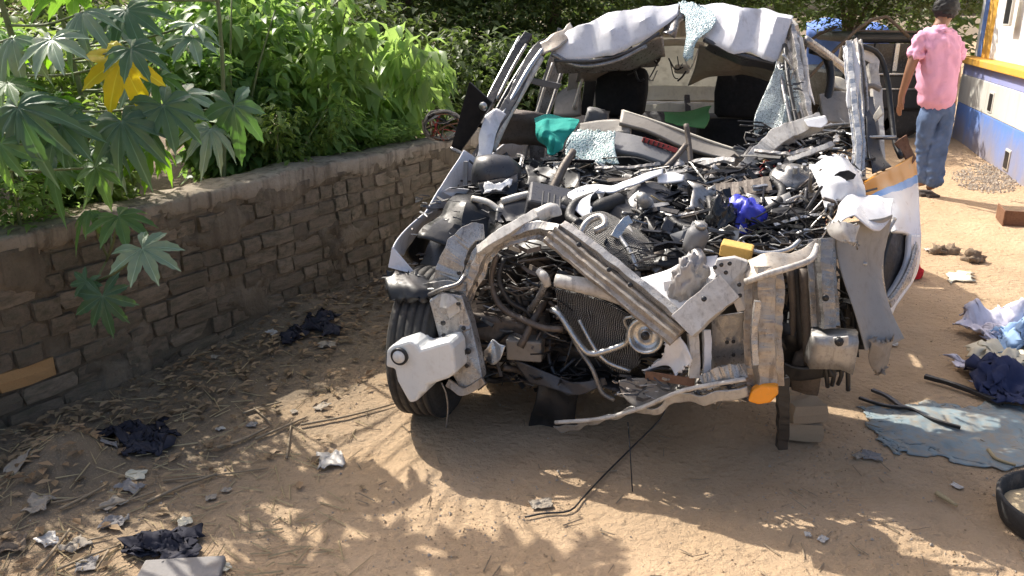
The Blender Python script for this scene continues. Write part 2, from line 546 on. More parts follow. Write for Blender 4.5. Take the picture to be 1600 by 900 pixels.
def mk_brick():
    m, nt, b = nodes('old_brick')
    v = tc(nt)
    oi = N(nt, 'ObjectInfo')
    off = N(nt, 'VectorMath', operation='MULTIPLY_ADD')
    nt.links.new(oi.outputs['Location'], off.inputs[0]); off.inputs[1].default_value = (1, 1, 1); nt.links.new(v, off.inputs[2])
    w = off.outputs[0]
    n1 = nz(nt, 2.2, 5, w); n2 = nz(nt, 16, 6, w, 0.7); n3 = nz(nt, 70, 4, w)
    base = mixc(nt, oi.outputs['Random'], (0.23, 0.18, 0.13), (0.40, 0.315, 0.23))
    c = mixc(nt, ramp(nt, n1, 0.42, 0.68), base, (0.15, 0.135, 0.09))
    c = mixc(nt, ramp(nt, n2, 0.5, 0.72, 0, 0.6), c, (0.11, 0.095, 0.075))
    c = mixc(nt, ramp(nt, n3, 0.55, 0.75, 0, 0.6), c, (0.42, 0.37, 0.30))
    nt.links.new(c, b.inputs['Base Color'])
    b.inputs['Roughness'].default_value = 0.95
    b.inputs['Specular IOR Level'].default_value = 0.15
    bump(nt, b, n2, 0.8, 0.02); bump(nt, b, n3, 0.6, 0.006)
    return m
M['brick'] = mk_brick()
M['orange_brick'] = grimy('tan_brick', (0.52, 0.31, 0.14), 0.95, 0, (0.22, 0.14, 0.08), 0.4, 12, 0.8, 0.15)
def mk_mortar(name, a, bcol, drips=False):
    m, nt, b = nodes(name)
    v = tc(nt)
    n1 = nz(nt, 3, 5, v); n2 = nz(nt, 25, 6, v, 0.7)
    c = mixc(nt, ramp(nt, n1, 0.35, 0.7), a, bcol)
    if drips:
        mp = N(nt, 'Mapping'); nt.links.new(v, mp.inputs[0]); mp.inputs['Scale'].default_value = (14, 14, 1.2)
        n3 = nz(nt, 1.0, 5, mp.outputs[0])
        c = mixc(nt, ramp(nt, n3, 0.5, 0.66, 0, 0.75), c, (0.10, 0.08, 0.06))
    c = mixc(nt, ramp(nt, n2, 0.55, 0.75, 0, 0.6), c, (0.1, 0.08, 0.06))
    nt.links.new(c, b.inputs['Base Color'])
    b.inputs['Roughness'].default_value = 0.95
    b.inputs['Specular IOR Level'].default_value = 0.1
    bump(nt, b, n2, 0.9, 0.02); bump(nt, b, nz(nt, 90, 3, v), 0.5, 0.005)
    return m
M['mortar'] = mk_mortar('dirty_mortar', (0.25, 0.20, 0.145), (0.10, 0.085, 0.062), True)
M['coping'] = mk_mortar('weathered_plaster', (0.40, 0.34, 0.27), (0.24, 0.20, 0.155), True)

def grid_axis(lo, hi, a, b, step):
    xs = []
    x = a
    while x <= b + 1e-6:
        xs.append(x); x += step
    s, x = step, a
    left = []
    while x > lo:
        s *= 1.22; x -= s; left.append(x)
    s, x = step, xs[-1]
    while x < hi:
        s *= 1.22; x += s; xs.append(x)
    return left[::-1] + xs
xs = grid_axis(-160, 160, -3.2, 4.2, 0.03)
ys = grid_axis(-60, 300, 1.4, 7.6, 0.03)
gv = [Vector((x, y, gz(x, y))) for y in ys for x in xs]
nx = len(xs)
gf = [(j * nx + i, j * nx + i + 1, (j + 1) * nx + i + 1, (j + 1) * nx + i) for j in range(len(ys) - 1) for i in range(nx - 1)]
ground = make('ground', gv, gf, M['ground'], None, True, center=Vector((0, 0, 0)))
tag(ground, 'sandy trampled dirt yard in sun and shade', 'ground', kind='structure')

# ------------------------------------------------------------------ brick wall
wall = thing('brick_wall', WALL0, 'low weathered brick wall below the green plants', 'wall')
S0, S1 = -0.55, 4.5
WT = 0.22
def wp(s, d, z):                              # along the wall, out of it, up
    return WALL0 + WD * s + WN * d + Vector((0, 0, z))
def wall_box(name, s0, s1, d0, d1, z0, z1, mat, ns, nzv, amp, parent, smear=False):
    vs, fs = [], []
    prof = []
    for k in range(nzv + 1): prof.append((d1, z0 + (z1 - z0) * k / nzv))
    for k in range(1, 5): prof.append((d1 + (d0 - d1) * k / 4, z1))
    for k in range(1, nzv + 1): prof.append((d0, z1 + (z0 - z1) * k / nzv))
    n = len(prof)
    sd = nseed()
    for i in range(ns + 1):
        s = s0 + (s1 - s0) * i / ns
        for d, z in prof:
            p = wp(s, d, z)
            if smear and d == d1:            # mortar smeared over some of the bricks
                p = p + WN * min(0.024, max(0, 0.20 * (fbm(s * 2.6, z * 4.5, 8.8, 4) - 0.25 + 0.30 * max(0, (z - 0.5) / 0.3))))
            w = noise.noise_vector(p * 5 + Vector((sd, 0, 0))) * amp + noise.noise_vector(p * 17) * amp * 0.5
            vs.append(p + w)
    for i in range(ns):
        for k in range(n - 1):
            a = i * n + k
            fs.append((a, a + 1, a + n + 1, a + n))
    fs.append(tuple(range(n))); fs.append(tuple(range(ns * n + n - 1, ns * n - 1, -1)))
    return make(name, vs, fs, mat, parent)
wall_box('mortar_core', S0, S1, -WT, -0.020, -0.2, WH - 0.06, M['mortar'], 260, 44, 0.005, wall, True)
# coping: rough cement cap with an uneven lower edge
cv, cf = [], []
ns = 320
for i in range(ns + 1):
    s = S0 - 0.01 + (S1 - S0 + 0.02) * i / ns
    low = WH - 0.085 - 0.055 * max(0, fbm(s * 2.3, 4.4, 0)) - 0.025 * noise.noise(Vector((s * 9, 1, 1)))
    top = WH + 0.018 * fbm(s * 1.6, 0.3, 7.7) + 0.008 * noise.noise(Vector((s * 8, 3, 1)))
    prof = [(-0.010, low), (0.004, low + 0.012), (0.006, (low + top) / 2), (0.008, top - 0.012), (0.000, top), (-0.08, top + 0.004), (-0.17, top + 0.002), (-WT - 0.015, top - 0.006), (-WT - 0.02, WH - 0.1)]
    for k, (d, z) in enumerate(prof):
        p = wp(s, d, z)
        cv.append(p + noise.noise_vector(p * 11) * 0.009 + noise.noise_vector(p * 31) * 0.006)
npf = 9
for i in range(ns):
    for k in range(npf - 1):
        a = i * npf + k
        cf.append((a, a + npf, a + npf + 1, a + 1))
make('coping', cv, cf, M['coping'], wall)
def brick_mesh(i):
    r = random.Random(50 + i)
    bm = bmesh.new()
    bmesh.ops.create_cube(bm, size=1.0)
    bmesh.ops.subdivide_edges(bm, edges=bm.edges[:], cuts=1, use_grid_fill=True)
    for v in bm.verts:
        n = sum(abs(abs(c) - 0.5) < 1e-4 for c in v.co)
        f = {1: 1.03, 2: 1.0, 3: 0.955}.get(n, 1)
        v.co *= f
        v.co += Vector((r.uniform(-.03, .03), r.uniform(-.05, .05), r.uniform(-.07, .07)))
    me = bpy.data.meshes.new('brick')
    bm.to_mesh(me); bm.free()
    me.materials.append(M['brick'])
    return me
BM = [brick_mesh(i) for i in range(7)]
ob_mesh = BM[0].copy(); ob_mesh.materials.clear(); ob_mesh.materials.append(M['orange_brick'])
wang = math.atan2(WD.y, WD.x)
br = random.Random(3)
CH = 0.085
for c in range(9):
    z = 0.005 + CH * (c + 0.5)
    if z > WH - 0.07: break
    s = S0 + (0.06 if c % 2 else 0.0)
    k = 0
    while s < S1 - 0.08:
        w = (0.225 if br.random() < (0.45 if c % 2 == 0 else 0.22) else 0.108) * br.uniform(0.93, 1.05)
        far = s > 2.9
        if br.random() < 0.025 and c > 2:
            s += w + 0.012; continue               # a brick fallen out
        me = BM[br.randrange(7)]
        if c == 2 and -0.05 < s < 0.30 and k >= 0 and w > 0.2 and not any(o.name.startswith('tan') for o in ()):
            if not wall.get('orange_done'):
                me = ob_mesh; wall['orange_done'] = 1
        o = bpy.data.objects.new('brick', me)
        out = br.uniform(-0.016, 0.007)
        ctr = wp(s + w / 2, -0.055 + out, z + br.uniform(-.006, .006))
        link(o, wall, ctr)
        o.scale = (w, 0.11, CH - br.uniform(0.009, 0.016))
        o.rotation_euler = (br.uniform(-.05, .05), br.uniform(-.03, .03), wang + br.uniform(-.04, .04))
        if me is ob_mesh: o['label'] = 'bright tan brick in the wall'
        s += w + br.uniform(0.008, 0.016); k += 1
if 'orange_done' in wall: del wall['orange_done']

# ------------------------------------------------------------------ building with painted plinth
B0, B1 = G(1487, 214), G(1600, 292)
BDIR = (B1 - B0).normalized()
BNRM = Vector((BDIR.y, -BDIR.x, 0))
if BNRM.x > 0: BNRM = -BNRM
def paint(name, col):
    m, nt, b = nodes(name)
    v = tc(nt)
    n1 = nz(nt, 1.5, 5, v); n2 = nz(nt, 12, 6, v)
    c = mixc(nt, ramp(nt, n1, 0.4, 0.7, 0, 0.3), col, tuple(x * 0.75 for x in col))
    c = mixc(nt, ramp(nt, n2, 0.58, 0.75, 0, 0.4), c, tuple(min(1, x * 0.8 + 0.12) for x in col))
    nt.links.new(c, b.inputs['Base Color']); b.inputs['Roughness'].default_value = 0.75
    bump(nt, b, n2, 0.3, 0.01)
    sep = N(nt, 'SeparateXYZ'); nt.links.new(N(nt, 'NewGeometry').outputs['Position'], sep.inputs[0])
    ad = N(nt, 'Math', operation='MULTIPLY_ADD'); nt.links.new(n1, ad.inputs[0]); ad.inputs[1].default_value = -0.9; nt.links.new(sep.outputs['Z'], ad.inputs[2])
    c2 = mixc(nt, ramp(nt, ad.outputs[0], -0.45, 0.0, 0.75, 0), c, (0.36, 0.28, 0.19))     # mud splashed up from the yard
    mp = N(nt, 'Mapping'); nt.links.new(v, mp.inputs[0]); mp.inputs['Scale'].default_value = (5, 5, 0.5)
    c2 = mixc(nt, ramp(nt, nz(nt, 1.5, 5, mp.outputs[0]), 0.52, 0.7, 0, 0.35), c2, (0.35, 0.31, 0.27))
    nt.links.new(c2, b.inputs['Base Color'])
    return m
M['wall_white'] = paint('white_limewash', (0.83, 0.82, 0.80))
M['wall_cream'] = paint('cream_paint', (0.66, 0.64, 0.58))
M['wall_blue'] = paint('blue_paint', (0.13, 0.26, 0.66))
M['wall_lilac'] = paint('lilac_paint', (0.33, 0.36, 0.66))
M['wall_yellow'] = paint('ochre_paint', (0.78, 0.42, 0.06))
bld = thing('painted_building', B0, 'white building corner with ochre ledge and blue painted plinth', 'building')
zy = lambda py: D(1497, py, B0.y).z
def bbox_part(name, s0, s1, o0, o1, z0, z1, mat, parent=bld, bevel=0.01):
    P = []
    for z in (z0, z1):
        for s, o in ((s0, o0), (s1, o0), (s1, o1), (s0, o1)):
            p = B0 + BDIR * s + BNRM * o; P.append(Vector((p.x, p.y, z)))
    F = [(3, 2, 1, 0), (4, 5, 6, 7), (0, 1, 5, 4), (1, 2, 6, 5), (2, 3, 7, 6), (3, 0, 4, 7)]
    return make(name, P, F, mat, parent, False, None, 0, bevel)
BL = 7.0
z_blue, z_cream, z_lil, z_led, z_top = zy(158), zy(115), zy(106), zy(97), zy(87)
bbox_part('plinth_blue_band', 0, BL, -3.0, 0.00, -0.2, z_blue, M['wall_blue'])
bbox_part('plinth_cream_band', 0, BL, -3.0, 0.003, z_blue, z_cream, M['wall_cream'])
bbox_part('plinth_lilac_band', 0, BL, -3.0, -0.002, z_cream, z_led, M['wall_lilac'])
bbox_part('ledge', -0.04, BL + 0.05, -3.0, 0.07, z_led, z_top, M['wall_yellow'])
bbox_part('wall', 0.04, BL, -3.0, -0.10, z_top, 3.4, M['wall_white'])
bbox_part('blue_stripe', 0.20, 0.42, -0.30, -0.096, z_top, 3.3, M['wall_blue'])
bbox_part('ochre_stripe', 0.42, 0.85, -0.30, -0.097, z_top, 3.3, M['wall_yellow'])
bbox_part('roof', -0.3, BL + 0.3, -3.3, 0.35, 3.4, 3.52, M['wall_cream'])
def vent(px, py, w, h):
    # recessed slot with a frame on the plinth face
    d = ray(px, py); t = (B0 - Vector((0, 0, CAM_H))).dot(BNRM) / d.dot(BNRM)
    p = Vector((0, 0, CAM_H)) + d * t
    s = (p - B0).dot(BDIR)
    f = bbox_part('vent_frame', s - w / 2 - 0.025, s + w / 2 + 0.025, -0.02, 0.012, p.z - h / 2 - 0.025, p.z + h / 2 + 0.025, M['wall_cream'])
    bbox_part('vent_opening', s - w / 2, s + w / 2, -0.01, 0.016, p.z - h / 2, p.z + h / 2, M['dark'], f, 0.004)
vent(1549, 160, 0.16, 0.19); vent(1574, 250, 0.15, 0.17); vent(1578, 10, 0.22, 0.36)

# ------------------------------------------------------------------ vegetation
M['castor'] = leaf_mat('castor_leaf', (0.10, 0.19, 0.07), (0.30, 0.58, 0.05), 0.42, 0.45, 0.5, False, 0.4)
M['castor_dark'] = leaf_mat('castor_leaf_dark', (0.075, 0.14, 0.08), (0.14, 0.32, 0.04), 0.28, 0.45, 0.4, False, 0.4)  # darker copy: shade on leaves hanging among others, painted in
M['castor_pale'] = leaf_mat('castor_leaf_sheen', (0.24, 0.33, 0.21), (0.22, 0.42, 0.07), 0.25, 0.32, 0.4, False, 0.6)  # pale grey green paints in the sheen of glossy leaves
M['castor_bright'] = leaf_mat('castor_leaf_bright', (0.12, 0.26, 0.03), (0.36, 0.72, 0.03), 0.55, 0.4, 0.3, False)
M['castor_yellow'] = leaf_mat('castor_leaf_yellow', (0.62, 0.50, 0.02), (0.80, 0.66, 0.02), 0.35, 0.5, 0.3, False)
M['shrub'] = leaf_mat('shrub_leaf', (0.13, 0.23, 0.075), (0.34, 0.56, 0.12), 0.48, 0.42, 0.6)
M['shrub2'] = leaf_mat('shrub_leaf_fresh', (0.18, 0.29, 0.10), (0.48, 0.70, 0.17), 0.5, 0.42, 0.6)
M['weed'] = leaf_mat('weed_leaf', (0.14, 0.21, 0.065), (0.38, 0.54, 0.09), 0.45, 0.5, 0.7)
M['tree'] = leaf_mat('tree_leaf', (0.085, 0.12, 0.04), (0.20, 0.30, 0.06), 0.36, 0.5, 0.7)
M['stem_green'] = grimy('green_stem', (0.14, 0.17, 0.07), 0.6, 0, (0.12, 0.08, 0.05), 0.4, 10, 0.3)
M['bark'] = grimy('bark', (0.12, 0.09, 0.065), 0.9, 0, (0.05, 0.04, 0.03), 0.6, 9, 0.8)
M['twig'] = grimy('dry_twig', (0.30, 0.23, 0.15), 0.85, 0, (0.14, 0.1, 0.06), 0.5, 10, 0.4)

def castor_mesh(name, mat, seed, droop=0.35, lobes=8):
    """palmate leaf, unit radius, petiole joint at the origin, middle lobe along +Y"""
    r = random.Random(seed)
    angs = [math.radians(-138 + 276 * k / (lobes - 1)) for k in range(lobes)]
    lens = [(0.62 + 0.38 * math.cos(a * 0.55)) * r.uniform(0.9, 1.06) for a in angs]
    rim = []
    nper = 11
    for k in range(lobes):
        half = (angs[1] - angs[0]) / 2
        for q in range(nper):
            t = q / (nper - 1) * 2 - 1
            if k and q == 0: continue
            x = abs(t)
            rad = lens[k] * (0.48 + 0.52 * (1 - x) ** 0.85) if x > 0 else lens[k]
            wob = 1 + (0.045 if q % 2 else -0.035) * (1 if 0 < q < nper - 1 and x > 0.05 else 0)
            # lobes are lance shaped: pull the angle in towards the tip
            a = angs[k] + half * t * (0.85 + 0.15 * x)
            rim.append((a, rad * wob, k, x))
    rings = 5
    vs = [Vector((0, 0, 0))]; vein = [1.0]
    n = len(rim)
    dr = [r.uniform(0.7, 1.3) * droop for _ in range(lobes)]
    for j in range(1, rings + 1):
        f = j / rings
        for a, rad, k, x in rim:
            rr = rad * f
            z = -dr[k] * rr * rr * 1.1 + 0.10 * rr * (x - 0.35) * 1.3 + r.uniform(-.008, .008)
            vs.append(Vector((math.sin(a) * rr, math.cos(a) * rr, z))); vein.append(max(0, 1 - x * 5))
    fs = []
    for i in range(n - 1):
        fs.append((0, 1 + i + 1, 1 + i))
        for j in range(rings - 1):
            a = 1 + j * n + i
            fs.append((a, a + 1, a + n + 1, a + n))
    me = bpy.data.meshes.new(name)
    me.from_pydata(vs, [], fs); me.validate(); me.materials.append(mat); me.shade_smooth()
    at = me.attributes.new('vein', 'FLOAT', 'POINT'); at.data.foreach_set('value', vein)
    return me
CM = {k: [castor_mesh('leaf', M['castor' + ('_' + k if k else '')], 11 * i + len(k), dp, lb) for i, (dp, lb) in enumerate(((0.25, 8), (0.5, 9), (0.85, 7)))] for k in ('', 'dark', 'pale', 'bright', 'yellow')}
LEAFR = random.Random(77)
def leaf_at(parent, p, size, nrm, tip, kind='', variant=0):
    """place a big leaf: NRM upper side, TIP direction of the middle lobe"""
    n = Vector(nrm).normalized(); t = Vector(tip); t = (t - n * t.dot(n)).normalized()
    x = t.cross(n).normalized()
    m = Matrix((x, t, n)).transposed()
    o = bpy.data.objects.new('leaf', CM[kind][variant % 3])
    link(o, parent, p)
    k = LEAFR.uniform(.8, 1.05)
    o.rotation_euler = m.to_euler(); o.scale = (size * k, size, size * LEAFR.uniform(.6, 1.7))
    return o
def stem(parent, a, b, r=0.006, sag=0.03, name='petiole', mat='stem_green'):
    mid = (Vector(a) + Vector(b)) / 2 + Vector((0, 0, -sag))
    return tube(name, [a, mid, b], [r, r * 0.8], M[mat], parent, 6, 7)
def castor(label, base, top, leaves, r0=0.022, group='castor plants on the wall', prune=True):
    root = thing('castor_plant', base, label, 'plant', group)
    b, t = Vector(base), Vector(top)
    mid = b.lerp(t, 0.5) + Vector((0.05, 0.03, 0))
    P = resample([b, mid, t], 20, True)
    tube('stalk', [b, mid, t], [r0, r0 * 0.45], M['stem_green'], root, 8, 16)
    for p, size, nrm, tip, kind, var in leaves:
        tv = Vector(tip).normalized() * size * .6
        if prune and any(sunny(p + tv * k) for k in (0, .6)): continue
        q = min(P, key=lambda z: (z - Vector(p)).length + 0.25 * abs(z.z - p.z + 0.1))
        stem(root, q, p, 0.0055, 0.02)
        leaf_at(root, p, size, nrm, tip, kind, var)
    return root
def lf(px, py, y, spx, nrm, tip, kind='', var=0):
    p = D(px, py, y)
    return (p, .88 * spx * (y * CP + 0.1) / FPX, nrm, tip, kind, var)
wq = lambda s, d, z: wp(s, d, z)
castor('tall castor plant with a yellow leaf at the frame edge', wq(0.55, -0.45, 0.5), wq(0.45, -0.25, 1.75), [
    lf(190, 96, 3.05, 92, (0.25, -0.8, 0.5), (-0.35, -0.3, -1), 'yellow', 2),
    lf(225, 62, 3.3, 75, (0.2, -0.3, 0.9), (0.5, -1, -0.3), 'bright', 1),
    lf(205, 76, 2.95, 78, (0.1, -0.6, 0.8), (0.9, -0.6, -0.3), 'dark', 0),
    lf(80, 62, 3.0, 95, (-0.1, -0.5, 0.85), (0.2, -1, -0.5), 'pale', 0),
    lf(72, 85, 3.1, 70, (0.2, 0.5, 0.8), (-0.3, -1, 0.2), 'bright', 0),
    lf(190, 190, 2.95, 105, (0.15, -0.75, 0.65), (0.6, -0.7, -0.9), 'dark', 1),
    lf(255, 165, 3.05, 95, (0.4, -0.7, 0.6), (0.8, -0.4, -0.9), 'dark', 0),
    lf(275, 22, 3.4, 85, (0.1, 0.3, 0.9), (0.7, -1, 0.1), 'bright', 0),
    lf(130, 20, 3.2, 85, (-0.2, -0.5, 0.8), (-0.5, -0.8, -0.4), 'pale', 1),
])
castor('broad dark castor plant hanging over the wall near its corner', wq(0.1, -0.5, 0.5), wq(0.0, -0.25, 1.55), [
    lf(28, 168, 2.75, 115, (0.0, -0.75, 0.65), (0.5, -0.7, -0.9), 'dark', 1),
    lf(95, 195, 2.85, 85, (0.25, -0.7, 0.7), (0.7, -0.8, -0.8), 'dark', 0),
    lf(0, 225, 2.7, 80, (-0.1, -0.8, 0.5), (0.1, -0.6, -1), '', 1),
    lf(20, 60, 3.0, 80, (0.1, -0.5, 0.8), (-0.4, -0.9, -0.4), 'pale', 2),
    lf(12, 130, 2.9, 70, (0.1, -0.3, 0.9), (0.9, -0.6, -0.4), '', 0),
    lf(150, 262, 3.0, 60, (0.2, -0.6, 0.7), (0.6, -0.8, -0.7), '', 2),
])
castor('slender castor plant with pale drooping leaves beside the green shrubs', wq(1.05, -0.5, 0.5), wq(1.0, -0.3, 1.75), [
    lf(335, 100, 3.4, 95, (0.2, -0.45, 0.85), (0.3, -1, -0.6), 'pale', 2),
    lf(372, 112, 3.45, 85, (0.5, -0.4, 0.8), (1.0, -0.4, -0.7), 'pale', 2),
    lf(365, 165, 3.35, 85, (0.3, -0.85, 0.4), (0.25, -0.5, -1), 'dark', 2),
    lf(300, 200, 3.2, 85, (0.3, -0.75, 0.5), (0.5, -0.5, -0.9), '', 1),
    lf(300, 60, 3.5, 75, (0.1, -0.3, 0.9), (-0.6, -0.9, -0.4), 'pale', 0),
    lf(395, 215, 3.5, 60, (0.3, -0.6, 0.6), (0.4, -0.8, -0.7), '', 1),
    lf(250, 120, 3.5, 70, (0.2, -0.4, 0.9), (0.5, -0.9, -0.4), '', 0),
])
castor('thin castor sprig trailing down the face of the brick wall', wq(0.62, -0.10, 0.79), D(150, 440, 3.12), [
    lf(185, 338, 3.12, 72, (0.2, -0.35, 0.9), (0.9, -0.7, -0.2), '', 0),
    lf(222, 388, 3.02, 82, (0.2, -0.65, 0.75), (0.9, -0.5, -0.5), 'pale', 0),
    lf(160, 462, 3.02, 80, (0.3, -0.9, 0.35), (0.15, -0.25, -1), 'dark', 1),
    lf(140, 330, 3.12, 45, (0.1, -0.4, 0.9), (-0.7, -0.6, -0.3), '', 2),
    lf(135, 440, 3.06, 45, (-0.1, -0.9, 0.4), (-0.4, -0.4, -0.8), 'dark', 0),
], 0.007)
# taller castor shoots whose fingered leaves shade the yard
def shade_leaf(gx, gy, h, size, kind='', var=0, tipa=0.0):
    g = G(gx, gy)
    p = Vector((g.x - SUN_H.x * h, g.y - SUN_H.y * h, h))
    return (p, size, (-0.3, 0.4, 0.8), (math.cos(tipa), math.sin(tipa), -0.3), kind, var)
def more_leaves(px0, px1, py0, py1, y0, y1, n, seed, kinds):
    r = random.Random(seed)
    return [lf(r.uniform(px0, px1), r.uniform(py0, py1), r.uniform(y0, y1), r.uniform(32, 85), (r.uniform(-.2, .4), r.uniform(-.8, -.1), r.uniform(.5, .9)), (r.uniform(-.8, .9), -.7, r.uniform(-.9, -.2)), r.choice(kinds), r.randrange(3)) for _ in range(n)]
castor('leafy castor plant between the yellow leaf and the frame corner', wq(0.3, -0.6, 0.5), wq(0.3, -0.45, 1.6), more_leaves(-20, 230, 30, 270, 3.1, 3.5, 24, 1, ['dark', '', 'dark', 'pale', 'bright']), 0.018)
castor('leafy castor plant behind the pale drooping leaves', wq(0.9, -0.65, 0.5), wq(0.85, -0.5, 1.7), more_leaves(170, 400, 0, 240, 3.3, 3.9, 26, 2, ['dark', '', 'pale', 'bright', '']), 0.018)
castor('tallest castor plant rising out of the shrubs', wq(1.5, -0.35, 0.5), wq(1.45, -0.2, 2.5), [
    shade_leaf(470, 735, 1.75, 0.23, '', 0, -1.4), shade_leaf(515, 785, 1.9, 0.25, 'bright', 0, -0.6), shade_leaf(600, 852, 2.1, 0.21, '', 0, -0.8),
    shade_leaf(705, 872, 2.25, 0.22, '', 0, -0.3), shade_leaf(620, 915, 2.2, 0.27, '', 1, -2.4), shade_leaf(800, 885, 2.35, 0.22, '', 0, 0.2), shade_leaf(885, 905, 2.4, 0.24, '', 0, -0.2),
    shade_leaf(930, 855, 2.4, 0.13, '', 1, -0.2), shade_leaf(425, 745, 1.7, 0.22, '', 1, -2.0), shade_leaf(545, 732, 1.85, 0.13, '', 1, -0.6), shade_leaf(360, 780, 1.75, 0.24, '', 0, -2.2), shade_leaf(460, 880, 2.05, 0.22, '', 0, -2.2),
], 0.014, prune=False)

def leaf_cloud(name, centers, count, lsize, mat, parent, seed, droop=0.5, wide=0.32, up=0.2, shell=0.0, keep=None, out=0.4):
    """COUNT folded leaves spread through ellipsoids (centre, radii); each leaf is a bent blade of four triangles"""
    r = random.Random(seed)
    vs, fs, tone = [], [], []
    vol = [c[1][0] * c[1][1] * c[1][2] for c in centers]
    tot = sum(vol)
    cum, a = [], 0
    for q in vol:
        a += q / tot; cum.append(a)
    made = 0; tries = 0
    while made < count and tries < count * 4:
        tries += 1
        x = r.random(); ci = next(i for i, q in enumerate(cum) if x <= q or i == len(cum) - 1)
        c, rad = centers[ci]
        while True:
            d = Vector((r.uniform(-1, 1), r.uniform(-1, 1), r.uniform(-1, 1)))
            if shell <= d.length <= 1: break
        p = Vector((c[0] + d.x * rad[0], c[1] + d.y * rad[1], c[2] + d.z * rad[2]))
        if noise.noise(p * 4.0 + Vector((seed, 0, 0))) < -0.12: continue        # gaps
        if keep and not keep(p): continue
        made += 1
        az = r.uniform(0, 2 * math.pi)
        dirv = Vector((math.cos(az), math.sin(az), 0)) * (1 - 0.5 * droop) + Vector((d.x, d.y, 0)) * out + Vector((0, 0, up - droop * r.uniform(0.3, 1.4)))
        dirv.normalize()
        side = dirv.cross(Vector((r.uniform(-.4, .4), r.uniform(-.4, .4), 1))).normalized()
        nr = side.cross(dirv)
        s = lsize * r.uniform(0.55, 1.25)
        w = s * wide * r.uniform(0.8, 1.2)
        i0 = len(vs)
        mid = p + dirv * s * 0.45 + nr * s * 0.05
        tipp = p + dirv * s - nr * s * 0.16
        vs += [p, mid + side * w * 0.5 + nr * w * 0.22, mid, mid - side * w * 0.5 + nr * w * 0.22, tipp]
        fs += [(i0, i0 + 2, i0 + 1), (i0, i0 + 3, i0 + 2), (i0 + 1, i0 + 2, i0 + 4), (i0 + 2, i0 + 3, i0 + 4)]
        t = min(1, max(0, 0.5 + 0.45 * noise.noise(p * 3 + Vector((0, seed, 0))) + r.uniform(-.3, .3)))
        tone += [t] * 5
    o = make(name, vs, fs, mat, parent, True)
    at = o.data.attributes.new('tone', 'FLOAT', 'POINT')
    at.data.foreach_set('value', tone)
    return o
def behind(p):
    if sunny(p): return False        # the plants leave this patch of sand in the sun
    return wall_dist(p.x, p.y) < -0.02 or p.z > WH + 0.03
def shrub(label, base, height, spread, count, lsize, mat, seed, droop=0.6, wide=0.3, lean=(0, 0), group='green shrubs behind the wall', stems=5, top=None, name='shrub'):
    root = thing(name, base, label, 'shrub', group)
    r = random.Random(seed)
    b = Vector(base)
    cs = []
    for i in range(stems):
        a = 2 * math.pi * i / stems + r.random()
        k = r.uniform(0.35, 0.8)
        h = height * r.uniform(0.75, 1.0)
        tip = b + Vector((math.cos(a) * spread * k + lean[0], math.sin(a) * spread * k + lean[1], h))
        mid = b.lerp(tip, 0.5) + Vector((0, 0, 0.1 * h))
        tube('stem', [b + Vector((math.cos(a) * .03, math.sin(a) * .03, -.03)), mid, tip], [0.014, 0.004], M['stem_green'], root, 5, 9)
        P = resample([b, mid, tip], 7, True)
        for q in P[2:]:
            cs.append((q, (spread * 0.36, spread * 0.36, height * 0.14)))
    leaf_cloud('foliage', cs, count, lsize, M[mat], root, seed, droop, wide, keep=behind)
    return root
shrub('fresh green shrub with narrow drooping leaves beside the pale castor leaves', wq(1.75, -0.55, 0.48), 1.25, 0.50, 2600, 0.11, 'shrub', 21, 0.6, 0.45)
shrub('light green shrub with hanging lance leaves in the middle of the row', wq(2.35, -0.50, 0.48), 1.25, 0.55, 2600, 0.14, 'shrub2', 22, 0.7, 0.42)
shrub('bright yellowish green shrub standing behind the row', wq(2.4, -1.3, 0.48), 1.5, 0.65, 2200, 0.13, 'shrub2', 23, 0.6, 0.48)
shrub('leafy shrub with long hanging leaves nearest the wrecked car', wq(3.15, -0.60, 0.48), 0.95, 0.60, 1500, 0.19, 'shrub2', 24, 1.0, 0.36)
shrub('low dense shrub growing along the wall top below the tall shrubs', wq(1.9, -0.35, 0.48), 0.62, 0.42, 2200, 0.07, 'weed', 25, 0.5, 0.35)
shrub('low leafy weed clump under the yellow castor leaf', wq(0.75, -0.40, 0.48), 0.70, 0.45, 2200, 0.07, 'weed', 26, 0.5, 0.4, name='weed_clump')
shrub('tangled weed clump at the wall end by the frame corner', wq(0.0, -0.42, 0.48), 0.80, 0.45, 2200, 0.075, 'shrub', 27, 0.5, 0.4, name='weed_clump')
shrub('tall light shrub with dry stalks above the pale castor leaves', wq(1.25, -1.15, 0.48), 1.15, 0.6, 2400, 0.085, 'weed', 28, 0.5, 0.4)
shrub('tall green shrub behind the yellow castor leaf', wq(0.55, -1.2, 0.48), 1.05, 0.6, 2400, 0.10, 'shrub', 29, 0.5, 0.45)
shrub('small shrub with round leaves at the foot of the hanging shrub', wq(2.75, -0.32, 0.48), 0.52, 0.36, 1500, 0.075, 'shrub2', 30, 0.4, 0.45)
shrub('tall narrow leaved shrub behind the wall corner plants', wq(-0.3, -1.1, 0.48), 1.0, 0.6, 2200, 0.10, 'weed', 31, 0.5, 0.4)

